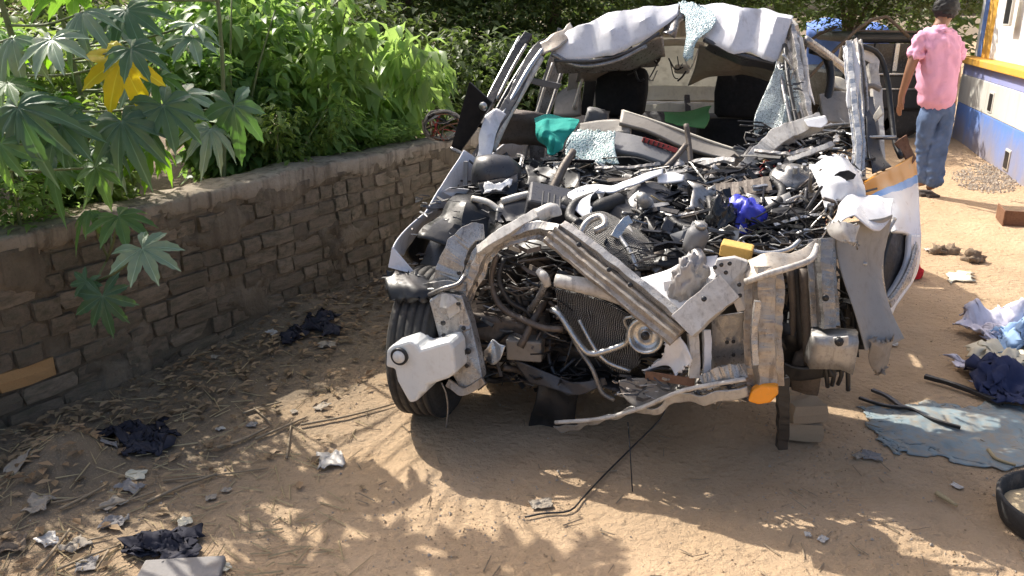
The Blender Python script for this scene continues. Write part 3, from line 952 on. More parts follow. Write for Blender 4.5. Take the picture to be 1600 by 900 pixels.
shrub('low weed clump on the wall top at the frame edge', wq(-0.25, -0.25, 0.5), 0.48, 0.34, 1300, 0.06, 'weed', 33, 0.4, 0.4, name='weed_clump')
shrub('small bright weed clump under the broad dark castor leaves', wq(0.35, -0.22, 0.5), 0.55, 0.34, 1300, 0.055, 'shrub2', 34, 0.4, 0.4, name='weed_clump')
def tree(label, base, height, crowns, count, lsize, seed, trunk_r=0.12, group='dark trees behind the yard', mat='tree'):
    root = thing('tree', base, label, 'tree', group)
    b = Vector(base)
    r = random.Random(seed)
    top = b + Vector((r.uniform(-.3, .3), r.uniform(-.3, .3), height * 0.75))
    tk = tube('trunk', [b - Vector((0, 0, .2)), b.lerp(top, 0.5) + Vector((.1, 0, 0)), top], [trunk_r, trunk_r * 0.4], M['bark'], root, 9, 14)
    P = resample([b, b.lerp(top, 0.5) + Vector((.1, 0, 0)), top], 12, True)
    for c, rad in crowns:
        q = P[min(11, max(3, int(11 * min(1, (c[2] * 0.55) / (height * 0.75)))))]
        end = Vector(c) + Vector((r.uniform(-.2, .2), 0, 0.1))
        tube('limb', [q, q.lerp(end, 0.5) + Vector((0, 0, .15)), end], [trunk_r * 0.4, 0.012], M['bark'], root, 6, 9)
    leaf_cloud('crown', crowns, count, lsize, M[mat], root, seed, 0.4, 0.42, shell=0.25)
    return root
def crown_at(px, py, y, rx, ry, rz):
    return (tuple(D(px, py, y)), (rx, ry, rz))
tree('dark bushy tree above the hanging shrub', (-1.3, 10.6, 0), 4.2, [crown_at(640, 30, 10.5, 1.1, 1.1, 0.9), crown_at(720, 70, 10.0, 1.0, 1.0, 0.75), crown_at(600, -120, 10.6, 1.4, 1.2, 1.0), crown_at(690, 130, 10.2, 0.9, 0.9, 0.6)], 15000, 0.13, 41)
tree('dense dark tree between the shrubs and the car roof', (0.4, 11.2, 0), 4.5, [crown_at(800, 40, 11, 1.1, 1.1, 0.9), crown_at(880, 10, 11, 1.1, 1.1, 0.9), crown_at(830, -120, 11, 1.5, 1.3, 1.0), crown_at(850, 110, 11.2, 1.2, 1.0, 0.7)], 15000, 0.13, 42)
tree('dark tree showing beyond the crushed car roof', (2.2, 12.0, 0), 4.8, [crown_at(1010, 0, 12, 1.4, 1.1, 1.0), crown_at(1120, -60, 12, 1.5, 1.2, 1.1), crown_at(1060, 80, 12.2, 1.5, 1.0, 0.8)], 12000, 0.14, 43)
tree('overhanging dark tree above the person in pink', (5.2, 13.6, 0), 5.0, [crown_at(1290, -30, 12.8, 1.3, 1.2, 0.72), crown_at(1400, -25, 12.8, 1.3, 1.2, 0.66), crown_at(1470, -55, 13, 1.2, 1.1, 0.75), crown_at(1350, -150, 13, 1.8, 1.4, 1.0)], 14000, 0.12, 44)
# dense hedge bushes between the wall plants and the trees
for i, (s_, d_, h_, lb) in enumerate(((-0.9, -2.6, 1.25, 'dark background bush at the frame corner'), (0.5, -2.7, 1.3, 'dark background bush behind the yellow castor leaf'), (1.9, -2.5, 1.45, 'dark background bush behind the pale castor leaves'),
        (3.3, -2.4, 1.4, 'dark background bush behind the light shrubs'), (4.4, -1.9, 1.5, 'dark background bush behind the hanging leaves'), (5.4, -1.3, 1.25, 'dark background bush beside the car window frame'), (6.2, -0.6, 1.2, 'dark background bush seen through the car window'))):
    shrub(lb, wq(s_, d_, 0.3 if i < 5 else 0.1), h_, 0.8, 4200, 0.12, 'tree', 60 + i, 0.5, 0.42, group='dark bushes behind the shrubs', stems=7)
# a far belt of trees closes the view
belt = []
br2 = random.Random(5)
for i in range(46):
    x = -26 + i * 1.25
    y = 20 + 3 * br2.random()
    belt.append(((x, y, 0.9 + br2.uniform(0, 1.2)), (1.6, 1.2, 1.2)))
    belt.append(((x + .5, y + 1, 3.6 + br2.uniform(0, 2)), (1.8, 1.4, 1.5)))
tb = leaf_cloud('treeline', belt, 34000, 0.32, M['tree'], None, 77, 0.4, 0.5)
tag(tb, 'far dark belt of trees behind the yard', 'treeline', kind='stuff')
# ------------------------------------------------------------------ special car materials
def mk_crackle(name, col, trans=0.25, scale=90):
    m, nt, b = nodes(name)
    v = tc(nt)
    vo = N(nt, 'TexVoronoi', feature='DISTANCE_TO_EDGE', Scale=scale); nt.links.new(v, vo.inputs['Vector'])
    vc = N(nt, 'TexVoronoi', feature='F1', Scale=scale); nt.links.new(v, vc.inputs['Vector'])
    e = ramp(nt, vo.outputs['Distance'], 0.0, 0.12, 1, 0)
    c = mixc(nt, ramp(nt, vc.outputs['Color'], 0, 1), tuple(x * 0.45 for x in col), tuple(min(1, x * 1.25) for x in col))
    c = mixc(nt, e, c, (0.85, 0.93, 0.92))
    nt.links.new(c, b.inputs['Base Color'])
    b.inputs['Roughness'].default_value = 0.22
    nt.links.new(ramp(nt, e, 0, 1, 0.85, 1.0), b.inputs['Alpha'])
    b.inputs['Transmission Weight'].default_value = trans
    bump(nt, b, vo.outputs['Distance'], 0.6, 0.01)
    return m
M['crackle'] = mk_crackle('shattered_glass', (0.42, 0.60, 0.58), 0.25, 90)
M['film'] = mk_crackle('torn_windscreen_film', (0.50, 0.57, 0.54), 0.15, 130)
M['film_teal'] = mk_crackle('torn_teal_windscreen', (0.50, 0.70, 0.74), 0.2, 110)
def mk_core(name, a, bcol, su, sv):
    m, nt, b = nodes(name)
    v = tc(nt, 'UV')
    mp = N(nt, 'Mapping'); nt.links.new(v, mp.inputs[0]); mp.inputs['Scale'].default_value = (su, sv, 1)
    nn = N(nt, 'TexNoise', Scale=3.0, Detail=3.0); nt.links.new(v, nn.inputs['Vector'])
    ad = N(nt, 'VectorMath', operation='MULTIPLY_ADD'); nt.links.new(nn.outputs['Color'], ad.inputs[0]); ad.inputs[1].default_value = (3, 3, 0); nt.links.new(mp.outputs[0], ad.inputs[2])
    w1 = N(nt, 'TexWave', wave_type='BANDS', bands_direction='X', Scale=0.5); nt.links.new(ad.outputs[0], w1.inputs['Vector'])
    w2 = N(nt, 'TexWave', wave_type='BANDS', bands_direction='Y', Scale=0.5); nt.links.new(ad.outputs[0], w2.inputs['Vector'])
    mx = N(nt, 'Math', operation='MULTIPLY'); nt.links.new(w1.outputs['Fac'], mx.inputs[0]); nt.links.new(w2.outputs['Fac'], mx.inputs[1])
    mul = N(nt, 'Math', operation='MAXIMUM'); nt.links.new(mx.outputs[0], mul.inputs[0]); nt.links.new(ramp(nt, w1.outputs['Fac'], 0.7, 1, 0, 0.8), mul.inputs[1])
    n1 = nz(nt, 5, 4, v)
    c = mixc(nt, ramp(nt, mul.outputs[0], 0.15, 0.6), bcol, a)
    c = mixc(nt, ramp(nt, n1, 0.5, 0.75, 0, 0.6), c, (0.05, 0.04, 0.03))
    nt.links.new(c, b.inputs['Base Color'])
    b.inputs['Roughness'].default_value = 0.5; b.inputs['Metallic'].default_value = 0.4
    bump(nt, b, mul.outputs[0], 0.9, 0.01)
    return m
M['core'] = mk_core('radiator_core', (0.50, 0.48, 0.45), (0.010, 0.010, 0.010), 26, 24)
def mk_stripe():
    m, nt, b = nodes('striped_door_paint')
    v = tc(nt, 'UV')
    sep = N(nt, 'SeparateXYZ'); nt.links.new(v, sep.inputs[0])
    cr = N(nt, 'ValToRGB'); cr.color_ramp.interpolation = 'CONSTANT'
    els = cr.color_ramp.elements
    els[0].position = 0; els[0].color = (0.75, 0.30, 0.02, 1)
    els[1].position = 0.27; els[1].color = (0.05, 0.33, 0.80, 1)
    e = els.new(0.37); e.color = (0.80, 0.80, 0.81, 1)
    nn = nz(nt, 9, 4, v)
    ad = N(nt, 'Math', operation='MULTIPLY_ADD'); nt.links.new(nn, ad.inputs[0]); ad.inputs[1].default_value = 0.04; nt.links.new(sep.outputs['Y'], ad.inputs[2])
    nt.links.new(ad.outputs[0], cr.inputs[0])
    d = nz(nt, 6, 5, v)
    c = mixc(nt, ramp(nt, d, 0.58, 0.75, 0, 0.6), cr.outputs[0], (0.35, 0.28, 0.2))
    nt.links.new(c, b.inputs['Base Color']); b.inputs['Roughness'].default_value = 0.3
    return m
M['stripe'] = mk_stripe()

# ------------------------------------------------------------------ the wrecked car
car = thing('wrecked_car', L(0, 1.6, 0), 'crushed white car with its front torn open to the engine', 'car')

# --- tyres and wheels
def wheel(u, v, steer, z=0.325, R=0.325, w=0.20, lean=0.0):
    c = L(u, v, z)
    ax = (Matrix.Rotation(-YAW + steer, 3, 'Z') @ Matrix.Rotation(lean, 3, 'Y') @ Vector((1, 0, 0)))
    h = w / 2
    root = thing_part('wheel', c)
    prof = [(R * 0.60, -h * .8), (R * 0.66, -h * .98), (R * 0.85, -h * 1.05), (R * 0.95, -h * .95), (R * .99, -h * .8)]
    for k in range(5):
        a = -h * .72 + k * h * .36
        prof += [(R, a - h * .12), (R, a + h * .12), (R - .008, a + h * .14), (R - .008, a + h * .22)]
    prof = prof[:-2] + [(R * .99, h * .8), (R * 0.95, h * .95), (R * 0.85, h * 1.05), (R * 0.66, h * .98), (R * 0.60, h * .8)]
    ty = lathe('tyre', prof, c, ax, M['tyre'], root, 48)
    # tread blocks
    lathe('rim', [(R * .62, -h * .75), (R * .60, -h * .5), (R * .56, -h * .1), (R * .5, h * .3), (R * .2, h * .45), (R * .12, h * .6), (0.001, h * .6)], c, ax, M['alu'], root, 32)
    return root
def thing_part(name, c):
    o = bpy.data.objects.new(name, None); o.empty_display_size = 0.1
    return link(o, car, c)
M['tyre'] = grimy('dusty_tyre', (0.035, 0.034, 0.033), 0.75, 0, (0.19, 0.155, 0.12), 0.45, 9, 0.5)
_w = on_ground(672, 646)
_u = (_w - CAR).dot(UD); _v = (_w - CAR).dot(VD)
wheel(_u, _v + 0.07, math.radians(2), 0.31 + gz(_w.x, _w.y) - 0.008, 0.31, 0.185)
wheel(0.72, 2.55, 0, 0.32)
wheel(-0.72, 2.55, 0, 0.32)

# --- body shell behind the front: floor, sides, rear end
sheet('floor_pan', [[L(-.72, .75, .30), L(.72, .75, .30)], [L(-.74, 3.4, .30), L(.74, 3.4, .30)]], M['dark'], car, 8, 10, 0.01, 4, 0.02)
sheet('firewall', [[L(-.72, .80, .25), L(0, .88, .27), L(.72, .80, .25)], [L(-.70, .95, .62), L(0, .92, .6), L(.72, .95, .62)], [L(-.66, .98, .88), L(0, .98, .82), L(.68, .95, .86)]], M['dark'], car, 14, 10, 0.04, 5, 0.01)
sheet('rear_side_panel', [[L(-.76, 1.0, .28), L(-.80, 2.2, .28), L(-.78, 3.5, .32)], [L(-.82, 1.0, .62), L(-.86, 2.2, .62), L(-.82, 3.55, .62)], [L(-.76, 1.0, .90), L(-.80, 2.2, .93), L(-.76, 3.45, .95)]], M['white_shell'], car, 16, 8, 0.03, 3, 0.008)
sheet('rear_side_panel', [[L(.78, 1.7, .28), L(.82, 2.4, .28), L(.78, 3.5, .32)], [L(.86, 1.7, .62), L(.88, 2.4, .62), L(.82, 3.55, .62)], [L(.78, 1.7, .90), L(.80, 2.4, .93), L(.76, 3.45, .95)]], M['white_shell'], car, 16, 8, 0.03, 3, 0.008)
sheet('tailgate', [[L(-.76, 3.5, .32), L(.76, 3.5, .32)], [L(-.76, 3.56, .62), L(.76, 3.56, .62)], [L(-.72, 3.45, .98), L(.72, 3.45, .98)]], M['white_shell'], car, 10, 8, 0.02, 3, 0.01)
for u, s in ((-.66, -1), (.66, 1)):
    beam('rear_pillar', [L(u * 1.1, 3.4, .95), L(u, 3.2, 1.3), L(u * .93, 3.0, 1.52)], .10, .07, M['offwhite'], car, (0, -1, .2), amp=.01)
    beam('centre_pillar', [L(u * 1.18, 1.95, .35), L(u * 1.15, 1.98, .95), L(u * .95, 2.02, 1.50)], .09, .06, M['primer' if s < 0 else 'offwhite'], car, (0, -1, .2), amp=.012)
beam('rear_header', [L(-.62, 3.05, 1.49), L(.62, 3.05, 1.50)], .10, .05, M['cream'], car, (0, -1, .2))
# inside trim seen through the cabin
M['dusty_glass'] = cloth_mat('dusty_rear_glass', (0.50, 0.49, 0.45), 0.5, 0.4, 60, (0.2, 0.18, 0.15), 0.5, trans=.5)
sheet('rear_window', [[L(-.60, 3.14, 1.46), L(.0, 3.16, 1.48), L(.60, 3.14, 1.46)], [L(-.66, 3.40, .98), L(0, 3.42, .98), L(.66, 3.40, .98)]], M['dusty_glass'], car, 16, 10, .012, 5, .005)
beam('parcel_shelf_bar', KS('1003,146,3.1 1060,146,3.1 1140,149,3.1'), .10, .05, M['cream'], car, (0, -1, .3), amp=.01)
beam('rear_bench_edge', KS('1000,172,2.9 1060,170,2.9 1130,170,2.9'), .07, .05, M['cream'], car, (0, -1, .3), amp=.015)
sheet('rear_bench', [KS('950,180,2.75 1060,178,2.75 1180,180,2.75'), KS('945,230,2.6 1060,228,2.6 1190,230,2.6')], M['charcoal'], car, 10, 6, .02, 5, .05)
beam('belt_bracket', KS('1073,150,2.95 1075,176,2.85'), .035, .03, M['charcoal'], car)
block('cabin_lamp', K(1066, 108, 2.2), (.09, .06, .045), M['cream'], car, (0.2, 0, .1), .012)
# loops of torn wiring under the roof
rr = random.Random(12)
for i in range(16):
    a = K(985 + rr.uniform(0, 90), 72 + rr.uniform(0, 40), 2.0 + rr.uniform(-.2, .3))
    b = a + UD * rr.uniform(-.16, .16) + Vector((0, 0, rr.uniform(-.12, .05)))
    tube('roof_wire', [a, (a + b) / 2 + Vector((0, 0, rr.uniform(-.09, .03))), b], rr.uniform(.003, .007), M[rr.choice(['dark', 'rubber', 'silver', 'dark', 'primer'])], car, 5, 8)

# --- seats
def seat(px, w, u):
    root = thing_part('front_seat', L(u, 1.9, .35))
    top = K(px, 104, 1.95)
    z1 = top.z
    x0 = (top - CAR).dot(UD)
    def ring(zc, hw, hd, vv, n=20):
        out = []
        for k in range(n):
            a = 2 * math.pi * k / n
            c, s = math.cos(a), math.sin(a)
            out.append(L(x0 + hw * math.copysign(abs(c) ** .55, c), vv + hd * math.copysign(abs(s) ** .6, s), zc))
        return out
    def stack(name, spec):
        vs, fs = [], []
        for sp in spec: vs += ring(*sp)
        n = 20
        for j in range(len(spec) - 1):
            for k in range(n):
                a, b = j * n + k, j * n + (k + 1) % n
                fs.append((a, b, b + n, a + n))
        fs.append(tuple(range(n - 1, -1, -1))); fs.append(tuple(range((len(spec) - 1) * n, len(spec) * n)))
        vs = crumple_pts(vs, .008, 6, nseed(), False)
        return make(name, vs, fs, M['seat'], root)
    stack('headrest', [(z1 - .27, w * .40, .05, 1.93), (z1 - .25, w * .47, .06, 1.93), (z1 - .14, w * .5, .065, 1.95), (z1 - .05, w * .47, .06, 1.97), (z1 - .015, w * .40, .045, 1.98), (z1, w * .25, .02, 1.98)])
    stack('backrest', [(.38, .23, .09, 1.72), (.5, .25, .10, 1.76), (.8, .25, .09, 1.85), (z1 - .33, .23, .08, 1.91), (z1 - .28, .19, .06, 1.93)])
    stack('cushion', [(.30, .23, .25, 1.55), (.36, .25, .27, 1.55), (.44, .25, .27, 1.55), (.48, .22, .23, 1.55)])
seat(973, .31, -.25); seat(1163, .30, .45)

# --- roof, buckled in two
RB = [L(-.62, 3.15, 1.55), L(-.2, 3.2, 1.60), L(.02, 3.2, 1.60)]
RB2 = [L(.05, 3.2, 1.60), L(.3, 3.2, 1.60), L(.62, 3.15, 1.55)]
sheet('roof', [KS('868,95,1.22 898,98,1.23 930,91,1.25 958,88,1.24 985,75,1.3 1012,62,1.33 1030,46,1.38 1060,22,1.45'), KS('864,76,1.25 896,66,1.26 925,62,1.30 955,48,1.29 980,44,1.35 1008,30,1.36 1025,28,1.43 1060,12,1.5'), KS('868,58,1.27 890,44,1.33 912,38,1.32 950,20,1.41 985,17,1.42 1005,9,1.48 1030,10,1.5 1062,5,1.58'), RB], M['white_shell'], car, 40, 40, .008, 7, .003, spline=False)
sheet('roof', [KS('1078,40,1.42 1098,60,1.37 1122,68,1.33 1148,82,1.30 1172,82,1.32 1192,92,1.28 1214,98,1.3'), KS('1082,26,1.47 1104,38,1.40 1128,40,1.40 1150,52,1.33 1178,52,1.38 1200,62,1.31 1226,66,1.35'), KS('1078,14,1.52 1104,24,1.46 1130,18,1.47 1156,30,1.38 1184,26,1.44 1208,40,1.35 1232,44,1.38'), KS('1072,6,1.58 1100,11,1.52 1130,6,1.49 1160,14,1.43 1190,12,1.45 1215,22,1.39 1240,26,1.40'), RB2], M['white_shell'], car, 40, 40, .014, 9, .003, spline=False)
sheet('roof_fold', [KS('1028,50,1.4 1045,30,1.46 1062,12,1.6'), KS('1042,52,1.36 1056,34,1.42 1072,10,1.58'), KS('1052,58,1.42 1064,38,1.46 1082,12,1.6')], M['primer'], car, 14, 12, .02, 14, .006)
tube('roof_edge_seal', KS('866,95,1.22 930,95,1.24 985,79,1.29 1030,52,1.37'), .009, M['charcoal'], car)
tube('roof_edge_lip', KS('862,84,1.22 905,103,1.24 960,96,1.26 1010,72,1.32'), .012, M['primer'], car)
sheet('roof_header', [KS('868,97,1.26 930,97,1.28 990,80,1.33 1035,52,1.42'), KS('872,112,1.32 935,116,1.36 990,108,1.45 1040,86,1.55')], M['primer'], car, 18, 6, .02, 9, .006)
tube('roof_edge_seal', KS('1100,62,1.36 1150,84,1.32 1215,100,1.3'), .012, M['charcoal'], car)
sheet('headliner', [KS('1095,66,1.45 1130,80,1.42 1180,92,1.4 1215,104,1.4'), KS('1088,95,1.6 1130,104,1.58 1175,110,1.55 1212,120,1.5'), KS('1075,128,1.75 1105,118,1.8 1150,122,1.75 1205,126,1.65')], M['taupe'], car, 22, 14, .018, 6, .004)
sheet('headliner_lip', [KS('1108,66,1.37 1150,88,1.34 1214,104,1.33'), KS('1102,74,1.42 1150,97,1.38 1212,114,1.36')], M['charcoal'], car, 16, 5, .012, 10, .006)
sheet('headliner', [KS('905,100,1.7 960,95,1.75 1020,75,1.9'), KS('900,130,2.0 960,118,2.05 1030,100,2.2')], M['taupe'], car, 16, 8, .02, 6, .004)
tube('roof_bow', KS('1010,70,2.3 1060,66,2.3 1100,72,2.3'), .02, M['cream'], car)
# torn windscreen hanging from the roof
sheet('torn_windscreen', [KS('1060,4,1.52 1080,3,1.50 1104,8,1.48'), KS('1068,25,1.43 1085,30,1.40 1118,30,1.4'), KS('1074,48,1.38 1090,45,1.36 1112,44,1.36'), KS('1070,72,1.34 1080,68,1.32 1088,66,1.32'), KS('1066,92,1.32 1074,95,1.31 1082,90,1.31')], M['film_teal'], car, 18, 26, .012, 14, .003, ragged=.01)
sheet('torn_windscreen', [KS('1212,104,1.2 1232,112,1.22 1252,125,1.22'), KS('1196,140,1.12 1222,144,1.12 1252,152,1.14'), KS('1180,180,1.02 1206,182,1.02 1244,180,1.06'), KS('1180,215,.95 1200,214,.95 1218,212,.96'), KS('1190,246,.9 1197,248,.9 1206,242,.9')], M['film'], car, 18, 28, .02, 12, .003, ragged=.015)
sheet('torn_windscreen', [KS('1228,150,1.1 1246,160,1.1'), KS('1222,185,1.02 1240,190,1.02'), KS('1216,215,.98 1226,220,.98')], M['film'], car, 8, 12, .015, 14, .003, ragged=.01)

# --- front pillar on the wall side: several peeled strips
beam('windscreen_pillar', KS('866,66,1.30 838,84,1.22 800,160,1.0 768,212,.86 745,252,.72'), .055, .05, M['charcoal'], car, (-.3, -1, .4), amp=.006)
tube('pillar_seal', KS('852,72,1.25 825,110,1.1 790,172,.95 760,215,.80'), .013, M['silver'], car)
tube('pillar_strip', KS('846,90,1.2 812,150,1.03 790,190,.92 770,235,.8'), .016, M['offwhite'], car)
tube('pillar_strip', KS('836,72,1.28 800,130,1.1 772,180,.95'), .012, M['gloss'], car)
beam('door_frame_strip', KS('826,54,1.45 806,84,1.35 782,128,1.2 760,172,1.05 748,196,.95'), .045, .03, M['gloss'], car, (-.3, -1, .3))
tube('door_frame_seal', KS('812,58,1.42 792,96,1.3 768,142,1.15 756,170,1.05'), .010, M['silver'], car)
tube('door_frame_seal', KS('822,70,1.38 800,108,1.25 776,156,1.1'), .009, M['chassis'], car)
sheet('pillar_cap', [KS('828,88,1.22 842,66,1.24 870,48,1.3 892,36,1.4'), KS('840,94,1.2 856,80,1.2 880,66,1.25 898,48,1.35')], M['beige'], car, 16, 6, .014, 12, .006)
sheet('pillar_foot', [KS('758,182,.82 775,176,.84 790,180,.86'), KS('748,215,.76 762,212,.76 774,214,.78'), KS('742,250,.70 752,246,.70 762,250,.70')], M['white_shell'], car, 12, 16, .03, 12, .005)
plate('quarter_window', KS('733,128,.78 768,160,.80 742,205,.80 718,238,.78 704,232,.76 716,190,.77'), .02, M['matte_black'], car)
lathe('pale_reflection', [(.001, -.012), (.016, -.012), (.022, 0), (.016, .01), (.001, .01)], K(755, 166, .765), VD + Vector((.3, 0, .2)), M['silver'], car, 18)  # pale oval modelled in place of a reflection on the black panel
tube('mirror_arm', KS('704,232,.74 722,240,.74 742,256,.70'), .010, M['primer'], car)
# inside, through the side window
tube('window_channel', KS('864,98,1.5 850,140,1.45 836,186,1.4'), .008, M['offwhite'], car)
tube('window_channel', KS('882,100,1.6 866,150,1.5 852,190,1.4'), .011, M['primer'], car)
tube('window_channel', KS('916,96,1.9 908,130,1.9 896,170,1.9'), .010, M['offwhite'], car)
beam('centre_pillar_trim', KS('898,96,2.0 894,140,2.0 880,184,2.0'), .06, .03, M['taupe'], car)
beam('centre_pillar_trim', KS('925,94,2.1 922,130,2.1 915,180,2.1'), .07, .03, M['dark'], car)
sheet('sun_visor', [KS('818,118,1.25 845,122,1.28 878,130,1.3'), KS('822,126,1.25 848,134,1.28 872,138,1.3')], M['grey'], car, 10, 5, .006, 8, .012)
sheet('inner_door_panel', [KS('868,150,2.0 888,136,2.0 908,138,2.0'), KS('866,180,1.9 888,182,1.9 908,180,1.9')], M['taupe'], car, 8, 6, .012, 8, .02)
block('door_card', K(815, 200, 1.2), (.30, .05, .16), M['brownmetal'], car, (.1, .1, .2), 0, .03, 3)
block('armrest', K(822, 184, 1.25), (.16, .07, .05), M['taupe'], car, (.1, .2, .1), 0, .02, 2)
block('seat_shoulder', K(934, 184, 1.65), (.12, .10, .09), M['grey'], car, (.1, .2, .1), 0, .02, 3)

# --- front wing on the wall side
sheet('front_wing', [KS('722,234,.66 706,262,.56 690,290,.47 668,322,.32 640,352,.16 620,376,.04 611,394,-.02'), KS('756,256,.74 742,284,.70 722,312,.62 690,336,.48 658,360,.34 638,384,.22 630,400,.14')], M['white_shell'], car, 40, 8, .006, 7, .005)
sheet('wing_liner', [KS('738,246,.72 720,275,.62 704,305,.55 676,330,.42 648,354,.30 628,384,.18'), KS('742,300,.80 730,330,.70 710,350,.60 690,372,.5 668,398,.42 650,424,.34')], M['dark'], car, 24, 10, .02, 7, .006)
plate('wing_corner', KS('612,386,-.04 606,418,-.06 628,424,-.05 648,428,-.02'), .012, M['white_shell'], car)
plate('wing_bracket', KS('690,300,.46 702,293,.46 733,296,.5 728,303,.5 706,308,.47'), .01, M['white_shell'], car)
plate('wing_stay', KS('724,252,.6 731,252,.6 730,292,.56 723,292,.56'), .01, M['grey'], car)
sheet('wheel_housing', [KS('700,325,.34 725,316,.36 748,318,.4'), KS('672,372,.2 700,360,.22 742,352,.28'), KS('655,420,.14 680,415,.14 712,405,.18')], M['charcoal'], car, 18, 16, .04, 9, .006)
for i in range(14):
    p = K(606 + RND.uniform(0, 38), 426 + RND.uniform(0, 34), -.02 + RND.uniform(-.05, .08))
    q = p + UD * RND.uniform(-.07, .07) + Vector((0, 0, RND.uniform(-.04, .02))) + VD * RND.uniform(-.03, .06)
    beam('lamp_fragment', [p, q], RND.uniform(.012, .03), RND.uniform(.006, .012), M[RND.choice(['gloss', 'dark', 'charcoal', 'silver'])], car, (RND.uniform(-1, 1), -1, RND.uniform(-.5, 1)), 'box', 2, bevel=0)
sheet('arch_liner', [KS('602,428,-.10 640,430,-.08 684,440,-.06'), KS('606,448,-.16 645,450,-.16 690,458,-.14'), KS('612,470,-.18 650,468,-.19 694,476,-.17')], M['dark'], car, 14, 10, .02, 10, .004, ragged=.02)
beam('lamp_bracket', KS('604,428,-.05 628,432,-.04 650,440,0'), .03, .02, M['gloss'], car, k=8, amp=.012)

# --- inner structure on the wall side
beam('strut_tower', KS('758,362,.0 734,366,-.03 712,400,-.06 698,440,-.08 684,470,-.1'), .105, .05, M['chassis'], car, (-.1, -1, .6), 'box', 22, .016, 9, taper=[.6, .8, 1, 1, .8])
beam('apron_rail', KS('728,520,-.18 718,480,-.12 738,430,-.1 756,392,-.08 790,368,-.06 835,356,-.04 876,362,-.08'), .075, .05, M['chassis'], car, (.1, -1, .7), 'hat', 34, .010, 10)
beam('apron_lip', KS('748,392,-.10 775,372,-.10 830,340,-.02 858,330,.02'), .04, .03, M['offwhite'], car, (.1, -.7, 1), 'C', 18, .008, 12)
tube('apron_lip_end', KS('840,338,.0 862,328,.02 866,338,.02'), .03, M['offwhite'], car)
plate('rail_end_plate', KS('672,468,-.18 690,455,-.17 722,462,-.17 736,505,-.18 746,548,-.2 757,592,-.22 722,610,-.24 700,572,-.22 688,540,-.2'), .05, M['chassis'], car, .006, amp=.012)
beam('rail_flange', KS('664,452,-.12 690,446,-.15 728,448,-.13'), .035, .03, M['primer'], car, amp=.012)
beam('rail_tab', KS('690,470,-.2 704,474,-.21 712,492,-.2'), .05, .012, M['offwhite'], car, amp=.01)
beam('tow_foot', KS('700,598,-.25 724,612,-.26 756,594,-.24'), .03, .02, M['beige'], car, amp=.006)
for hx, hy, hr in ((692, 505, .010), (693, 524, .008), (724, 513, .009), (724, 551, .012), (731, 549, .012), (729, 572, .008), (716, 475, .008), (717, 427, .008)):
    lathe('bolt_hole', [(hr, .004), (hr, -.0005), (.0005, .0)], K(hx, hy, -.235), VD, M['dark'], car, 12)
tube('apron_pipe', KS('668,462,-.15 690,452,-.19 716,444,-.17 726,430,-.13'), .009, M['primer'], car)
tube('apron_cable', KS('640,520,-.15 645,480,-.15 660,455,-.14 690,452,-.16'), .006, M['silver'], car)

# --- washer tank
def tank():
    out = KS('603,548,-.34 612,540,-.34 640,532,-.34 650,538,-.34 656,546,-.34 690,536,-.34 702,533,-.34 708,545,-.34 712,584,-.34 700,592,-.34 668,603,-.34 666,614,-.34 657,616,-.34 652,627,-.34 640,631,-.34 632,618,-.34 620,596,-.34 616,577,-.34 602,574,-.34')
    bm = bmesh.new()
    n = len(out)
    f = [bm.verts.new(p) for p in out]
    b = [bm.verts.new(p + VD * .13 + Vector((0, 0, -.005))) for p in out]
    bm.faces.new(f); bm.faces.new(b[::-1])
    for i in range(n): bm.faces.new((f[i], b[i], b[(i + 1) % n], f[(i + 1) % n]))
    bmesh.ops.recalc_face_normals(bm, faces=bm.faces)
    bm.verts.index_update()
    t = make('washer_tank', [v.co.copy() for v in bm.verts], [tuple(v.index for v in f.verts) for f in bm.faces], M['tank'], car, False, None, 0, .012)
    bm.free()
    lathe('tank_cap', [(.001, -.012), (.022, -.012), (.024, -.004), (.030, -.003), (.034, .006)], K(624, 557, -.35), VD, M['tank'], t, 24)
    lathe('cap_ring', [(.025, -.006), (.031, -.009), (.034, -.004), (.034, .006)], K(624, 557, -.35), VD, M['dark'], t, 24)
tank()
tube('dangling_wire', KS('690,598,-.25 697,615,-.25 700,640,-.24 697,668,-.22'), .0035, M['primer'], car)

# --- engine and dark machinery behind the front
block('engine_block', L(-.12, .38, .52), (.62, .42, .42), M['brownmetal'], car, (.1, .05, .1), 0, .05, 5)
block('gearbox', L(.36, .40, .45), (.40, .36, .34), M['dark'], car, (.1, .1, .2), 0, .06, 4)
block('oil_sump', L(-.10, .30, .26), (.46, .34, .16), M['brownmetal'], car, (.05, .1, .1), 0, .05, 4)
block('battery_box', L(.28, .30, .74), (.26, .22, .20), M['dark'], car, (.2, .1, .3), 0, .04, 3)
sheet('undertray', [KS('750,575,.1 830,590,.02 930,600,-.05 1010,625,-.1'), KS('740,560,.5 840,560,.45 950,570,.4 1080,575,.35')], M['charcoal'], car, 20, 8, .03, 6, .01)
sheet('skid_panel', [KS('800,560,-.02 850,585,-.06 900,598,-.08 945,590,-.1'), KS('825,600,-.05 870,612,-.1 910,616,-.1 948,600,-.1')], M['charcoal'], car, 20, 7, .02, 9, .008)
sheet('hanging_shield', [KS('840,600,.0 870,606,.0 900,612,.0'), KS('830,650,.02 862,640,.02 898,648,.02'), KS('826,684,.06 860,682,.06 905,668,.04')], M['dark'], car, 14, 12, .035, 9, .006)
block('steering_rack', L(-.35, .02, .42), (.30, .10, .12), M['brownmetal'], car, (.1, .2, .2), 0, .03, 3)
block('relay_box', K(822, 540, -.02), (.14, .10, .09), M['taupe'], car, (.1, 0, .1), .008)
sheet('crumpled_foil', [KS('758,545,-.15 772,535,-.15 790,540,-.14'), KS('757,566,-.15 772,568,-.15 780,560,-.15')], M['silver'], car, 10, 8, .02, 24, .003)
